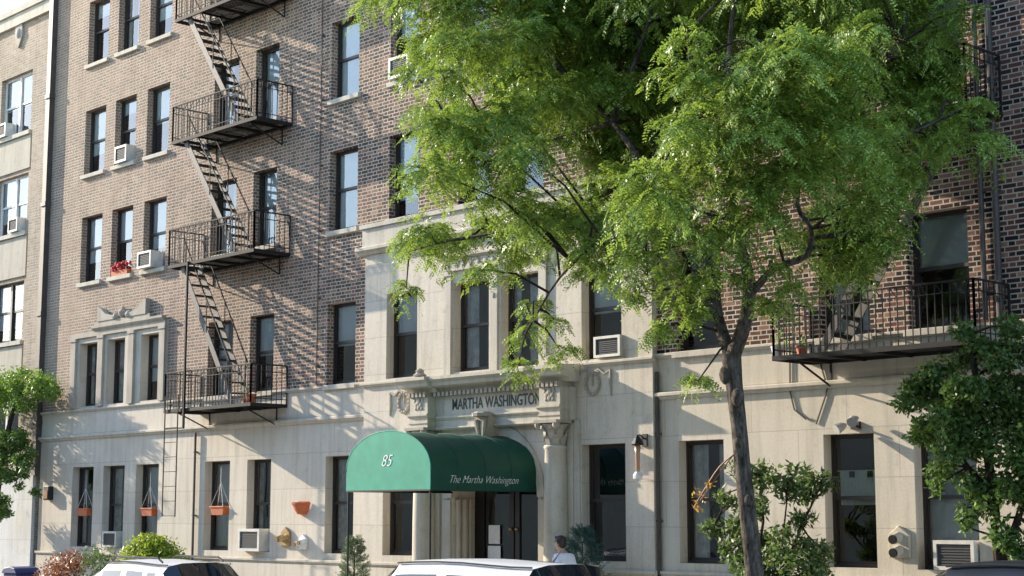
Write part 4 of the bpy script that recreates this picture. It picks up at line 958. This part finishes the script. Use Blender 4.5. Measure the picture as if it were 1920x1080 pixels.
# foundation shrubs
def ball_set(x, y, z, rx, rz, n, r, seed):
    q = random.Random(seed); return [(x+q.uniform(-1, 1)*rx, y+q.uniform(-.3, .3), z+q.uniform(-1, 1)*rz, r*q.uniform(.75, 1.2)) for _ in range(n)]
shrub('round_shrub', 'rounded yellow green shrub under the drop ladder', 'shrub', (-34.0, -1.1, 0), [(-34.55, -1.1, 1.25, .42), (-34.1, -1.15, 1.34, .42), (-33.65, -1.1, 1.28, .42), (-33.3, -1.05, 1.1, .4), (-34.0, -1.3, .95, .6), (-33.1, -1.0, .85, .4), (-34.8, -1.1, .9, .4), (-34.3, -1.15, 1.38, .34), (-33.8, -1.15, 1.38, .34)], M['yellow_green'], 1300, .10, .05)
shrub('rust_shrub', 'rust coloured shrub behind the white car at the left', 'shrub', (-37.4, -1.2, 0), [(-38.3, -1.2, .84, .38), (-37.8, -1.2, .98, .38), (-37.3, -1.2, .92, .38), (-38.7, -1.2, .6, .4), (-37.9, -1.3, .6, .6)], M['rust'], 420, .12, .035)
shrub('brown_shrub', 'brownish green twiggy shrub between the rust shrub and the yellow green one', 'shrub', (-36.4, -1.1, 0), [(-36.8, -1.1, 1.12, .36), (-36.3, -1.1, 1.08, .38), (-35.8, -1.1, .95, .36), (-36.3, -1.1, .6, .6)], M['rhodo'], 330, .11, .035)
def conifer(label, x, y, h, w, mat, seed):
    q = random.Random(seed); t = thing('conifer_shrub', label, 'shrub', (x, y, 0)); out = []
    for k in range(420):
        f = q.random()**.7; z = h*f; rr = w*(1-f)**.75*q.uniform(.55, 1.05)*(1+.25*math.sin(k*7)); a = q.uniform(0, 6.283)
        n = 26; u = np.linspace(0, 1, n)[:, None]; d = np.array([math.cos(a), math.sin(a), q.uniform(.3, 1.1)]); d /= np.linalg.norm(d)
        B = np.array([x, y, z])+d*rr*np.array([1, 1, .35])-d*.16*0+d*u*.17
        D = unit(d*.8+RNG.normal(size=(n, 3))*.75); out.append(rhomb(B, D, unit(RNG.normal(size=(n, 3))), np.full(n, .055), np.full(n, .011)))
    quads_mesh('foliage', np.concatenate(out), mat, t)
    s = MB(); s.tube([(x, y, 0), (x, y, h*.9)], [.04, .008], 6); s.build('stem', M['dark_bark'], t)
conifer('blue green conifer shrub below the dark window right of the stone column', -20.2, -.85, 1.85, .72, M['blue_needle'], 3)
conifer('grey green conifer shrub beside the awning post', -26.45, -1.0, 1.62, .40, M['grey_needle'], 5)
conifer('low grey green conifer at the far left corner, behind the blue bin', -42.6, -1.6, .95, .9, M['grey_needle'], 8)
# pots on the fire escapes
pot_plant(-31.0, -.6, 4.582, .10, 'leafy plant in a pot on the left fire escape landing', M['rhodo'], M['terracotta'])
pot_plant(-30.6, -.75, 4.582, .12, 'bushy pale pot plant near the right end of the left fire escape landing', M['grey_needle'], M['terracotta'])
pot_plant(-15.95, -.75, 4.582, .10, 'pot plant with bluish pot at the left end of the right fire escape landing', M['fresh'], M['white_paint'])
pot_plant(-15.45, -.8, 4.582, .085, 'dark pot plant on the right fire escape landing in front of the leafy window', M['holly'], M['terracotta'])

# ------------------------------------------------------------------ blue bin at the left
t = thing('wheelie_bin', 'dark blue bin with rounded lid by the far left wall', 'bin', (-40.2, -1.2, 0))
b = MB(); b.add([(-40.5, -1.45, .06), (-39.95, -1.45, .06), (-39.95, -.95, .06), (-40.5, -.95, .06), (-40.6, -1.55, .62), (-39.85, -1.55, .62), (-39.85, -.9, .62), (-40.6, -.9, .62)], [(0, 3, 2, 1), (0, 1, 5, 4), (1, 2, 6, 5), (2, 3, 7, 6), (3, 0, 4, 7), (4, 5, 6, 7)]); b.build('body', M['bin'], t, bevel=.02)
b = MB(); b.prism([(-40.63, .625), (-39.82, .625), (-39.84, .68), (-39.95, .76), (-40.22, .80), (-40.5, .76), (-40.61, .68)], -1.58, -.88); b.build('lid', M['bin'], t, bevel=.015)
for x in (-40.45, -40.0):
    b = MB(); b.tube([(x-.03, -1.0, .09), (x+.03, -1.0, .09)], .09, 14); b.build('wheel', M['tyre'], t)

# ------------------------------------------------------------------ parked cars, all facing left
def car(name, label, xf, yc, L, W, H, paint, roof_s, roof_e, cowl, tail, rails=False, antenna=False):
    z0 = -.15
    t = thing(name, label, 'car', (xf+L/2, yc, z0), 'cars parked along the kerb'); w = W/2
    hood = .62*H; belt = .60*H
    S = []                                            # stations: x, top z, belt z, top half width, nose scale
    def st(x, zt, zb, wt, k=1.): S.append((xf+x, zt, zb, wt, k))
    st(0, hood*.62, hood*.55, w*.55, .72); st(.12, hood*.80, hood*.72, w*.72, .88); st(.45, hood*.92, hood*.86, w*.82, .97); st(cowl*.6, hood*.985, hood*.93, w*.86); st(cowl, hood*1.03, belt, w*.86)
    for f in (.25, .5, .75, 1): st(cowl+(roof_s-cowl)*f, hood*1.03+(H*.975-hood*1.03)*f**.88, belt+.01*f, w*(.86-.12*f))
    for f in (.02, .15, .35, .42, .5, .7, .76, .9, 1): st(roof_s+(roof_e-roof_s)*f, H*(.975+.025*math.sin(math.pi*min(1, f*1.15+.08))), belt+.012+.03*f, w*.74)
    for f in (.35, .7, 1): st(roof_e+(tail-roof_e)*f, H*.965+(H*.66-H*.965)*f**1.1, belt+.05, w*(.74+.10*f))
    st(tail+.08, H*.60, belt-.02, w*.86); st(L-.05, H*.50, H*.46, w*.86, .97); st(L, H*.40, H*.38, w*.8, .93)
    ring = []
    for (x, zt, zb, wt, k) in S:
        zb = min(zb, zt-.04); lo = .20+(.05 if k < .95 else 0)
        h = [(0, lo), (.75*w*k, lo), (w*.96*k, lo+.08), (w*k, lo+.28), (w*.985*k, (lo+.28+zb)/2+.05), (w*.955*k, zb), (wt*1.0*k+(.955*w*k-wt*k)*.25, zt-(zt-zb)*.30), (wt*.90*k, zt-.045), (wt*.5*k, zt), (0, zt+.006)]
        ring.append([(x, yc-y, z0+z) for y, z in h]+[(x, yc+y, z0+z) for y, z in h[-2:0:-1]])
    n = len(ring[0]); body = MB(); glass = MB()
    vs = [p for r in ring for p in r]; fb = []; fg = []
    ns = len(ring); c0, c1 = 4, 8; r0, r1 = 9, 17
    for i in range(ns-1):
        for k in range(n):
            f = (i*n+k, i*n+(k+1) % n, (i+1)*n+(k+1) % n, (i+1)*n+k); side = k in (5, n-6); top = k in (6, 7, 8, n-7, n-8, n-9)
            g = (side and 9 <= i <= 15 and i not in (11, 14)) or (side and 6 <= i <= 7) or (top and c0 <= i < c1) or (top and 17 <= i <= 19)
            (fg if g else fb).append(f)
    body.add(vs, fb+[tuple(range(n))[::-1], tuple(range((ns-1)*n, ns*n))]); glass.add(vs, fg)
    body.build('body', paint, t, smooth=True); go = glass.build('window', M['car_glass'], t, smooth=True)
    for x in (.17*L, .80*L):
        for s in (-1, 1):
            y = yc+s*(w-.09); wm = MB(); wm.tube([(xf+x, y-.11, z0+.32), (xf+x, y+.11, z0+.32)], .32, 22); wo = wm.build('wheel', M['tyre'], t)
            rm = MB(); yo = y+s*.112; rm.tube([(xf+x, yo, z0+.32), (xf+x, yo+s*.012, z0+.32)], .21, 18); rm.build('rim', M['rim'], wo)
    for s in (-1, 1):
        b = MB(); b.ball((xf+.16, yc+s*w*.62, z0+hood*.70), .11, 10, 6, (.8, 1.3, .7)); b.build('headlight', M['lamp_clear'], t, smooth=True)
        b = MB(); b.ball((xf+L-.06, yc+s*w*.74, z0+H*.50), .12, 10, 6, (.5, .9, 1.2)); b.build('tail_light', M['lamp_red'], t, smooth=True)
        b = MB(); b.ball((xf+cowl+.28, yc+s*(w+.08), z0+belt+.07), .1, 10, 6, (.7, 1.1, .75)); b.build('wing_mirror', paint, t, smooth=True)
        tm = MB(); tm.tube([(xf+roof_s+(roof_e-roof_s)*f, yc+s*w*.74*.935, z0+H*(.975+.025*math.sin(math.pi*min(1, f*1.15+.08)))-.028) for f in (.0, .15, .3, .5, .7, .85, 1)], .013, 5); tm.build('roof_trim', M['black'], t)
        if rails:
            b = MB(); y = yc+s*w*.66; b.tube([(xf+roof_s+.15, y, z0+H*.985), (xf+roof_s+.3, y, z0+H+.045), (xf+roof_e-.35, y, z0+H+.045), (xf+roof_e-.2, y, z0+H*.985)], .018, 6); b.build('roof_rail', M['black'], t)
    if antenna:
        b = MB(); b.tube([(xf+roof_e-.25, yc, z0+H-.01), (xf+roof_e-.10, yc, z0+H+.14)], [.014, .004], 6); b.build('antenna', M['black'], t)
    return t
car('parked_suv', 'white compact SUV with roof rails parked in front of the rust shrub', -28.0, -6.15, 4.55, 1.8, 1.50, M['car_white'], 1.95, 3.95, 1.15, 4.35, rails=True)
car('parked_car', 'white crossover with roof antenna parked in front of the awning and the person', -19.75, -6.15, 4.9, 1.82, 1.66, M['car_white'], 1.75, 4.45, 1.05, 4.75, antenna=True)
car('parked_car', 'dark blue grey car cut off by the right edge in front of the holly', -11.5, -6.0, 4.6, 1.8, 1.80, M['car_dark'], 2.15, 4.0, 1.1, 4.45)

# ------------------------------------------------------------------ person walking left behind the crossover
def skin_chain(name, joints, edges, mat, parent, root=0, sub=2):
    me = bpy.data.meshes.new(name); me.from_pydata([j[0] for j in joints], edges, [])
    o = bpy.data.objects.new(name, me); COL.objects.link(o)
    md = o.modifiers.new('skin', 'SKIN'); md.use_smooth_shade = True
    for i, j in enumerate(joints):
        r = j[1]; me.skin_vertices[0].data[i].radius = r if isinstance(r, tuple) else (r, r)
        me.skin_vertices[0].data[i].use_root = (i == root)
    s = o.modifiers.new('sub', 'SUBSURF'); s.levels = sub; s.render_levels = sub
    return o
pe = thing('person', 'person with short dark hair in a white shirt, facing left, beside the stone column', 'person', (-20.0, -1.5, 0))
px, py = -19.95, -1.5
J = []; E = []
def jn(x, y, z, r, par=None):
    J.append(((px+x, py+y, z), r)); 
    if par is not None: E.append((par, len(J)-1))
    return len(J)-1
pel = jn(0, 0, .93, (.16, .13)); sp = jn(-.02, 0, 1.12, (.15, .12), pel); ch = jn(-.05, 0, 1.30, (.165, .13), sp); nb_ = jn(-.09, 0, 1.43, (.085, .08), ch); nk = jn(-.12, 0, 1.50, .055, nb_)
hd0 = jn(-.145, 0, 1.565, (.072, .078), nk); hd1 = jn(-.155, 0, 1.65, (.088, .094), hd0); hd2 = jn(-.145, 0, 1.70, (.07, .08), hd1)
nose = None
for s in (-1, 1):
    sh = jn(-.06, s*.17, 1.39, .065, ch); elb = jn(.02-.05*s, s*.25, 1.12, .043, sh); wr = jn(-.16-.05*s, s*.24, .93, .028, elb); pm = jn(-.22-.05*s, s*.235, .89, (.038, .02), wr)
    for q in range(4): a = jn(-.28-.05*s, s*.235+(q-1.5)*.018, .855-.004*q, .009, pm); b_ = jn(-.305-.05*s, s*.235+(q-1.5)*.018, .82, .008, a)
    a = jn(-.235-.05*s, s*.235-s*.04, .86, .010, pm)
    hp = jn(0, s*.09, .86, .095, pel); kn = jn(-.09*s-.02, s*.10, .48, .062, hp); an = jn(.06-.16*s, s*.10, .09, .042, kn); ft = jn(-.09-.16*s, s*.105, .045, (.042, .03), an)
o = skin_chain('body', J, E, M['skin'], pe); bodyo = baked('body', o, M['skin'], pe)
hm = MB(); hx = px-.148                               # face details joined into the body mesh
def add_to(obj, mb):
    off = LOC[obj.name]; me2 = bpy.data.meshes.new('tmp'); me2.from_pydata([(p[0]-off.x, p[1]-off.y, p[2]-off.z) for p in mb.v], [], mb.f)
    bm = bmesh.new(); bm.from_mesh(obj.data); bm.from_mesh(me2); bm.to_mesh(obj.data); bm.free(); bpy.data.meshes.remove(me2)
hm.ball((hx-.10, py, 1.632), .02, 8, 6, (1.2, .7, 1.3)); hm.ball((hx-.075, py, 1.575), .03, 8, 6, (1, 1.2, .8)); hm.ball((hx-.085, py, 1.598), .018, 8, 5, (.8, 1.5, .5))
for s in (-1, 1): hm.ball((hx+.01, py+s*.094, 1.632), .026, 8, 6, (.8, .4, 1.3))
add_to(bodyo, hm)
ey = MB()
for s in (-1, 1): ey.ball((hx-.087, py+s*.033, 1.652), .011, 8, 6)
ey.build('eye', M['black'], pe)
hr = MB(); hr.ball((hx+.022, py, 1.685), .108, 16, 10, (.98, .93, .82)); hr.ball((hx+.06, py, 1.63), .075, 12, 8, (.85, 1.12, 1.1)); hr.ball((hx-.055, py, 1.735), .045, 10, 6, (1, 1.5, .6)); hr.build('hair', M['hair'], pe, smooth=True)
J2 = []; E2 = []
def j2(x, y, z, r, par=None):
    J2.append(((px+x, py+y, z), r))
    if par is not None: E2.append((par, len(J2)-1))
    return len(J2)-1
a = j2(0, 0, .86, (.185, .155)); b_ = j2(-.02, 0, 1.12, (.175, .145), a); c = j2(-.05, 0, 1.31, (.185, .15), b_); d = j2(-.095, 0, 1.445, (.09, .085), c)
for s in (-1, 1): e = j2(-.06, s*.175, 1.395, .082, c); f = j2(.01-.04*s, s*.24, 1.16, .065, e)
o = skin_chain('shirt', J2, E2, M['shirt'], pe); baked('shirt', o, M['shirt'], pe)
J2 = []; E2 = []
a = j2(0, 0, .90, (.172, .142))
for s in (-1, 1): e = j2(0, s*.09, .80, .108, a); f = j2(-.09*s-.02, s*.10, .48, .076, e); g_ = j2(.055-.15*s, s*.10, .12, .058, f)
o = skin_chain('trousers', J2, E2, M['trousers'], pe); baked('trousers', o, M['trousers'], pe)
for s in (-1, 1):
    b = MB(); b.ball((px-.02-.16*s, py+s*.105, .045), .13, 12, 8, (1.05, .42, .36)); b.build('shoe', M['shoe'], pe, smooth=True)
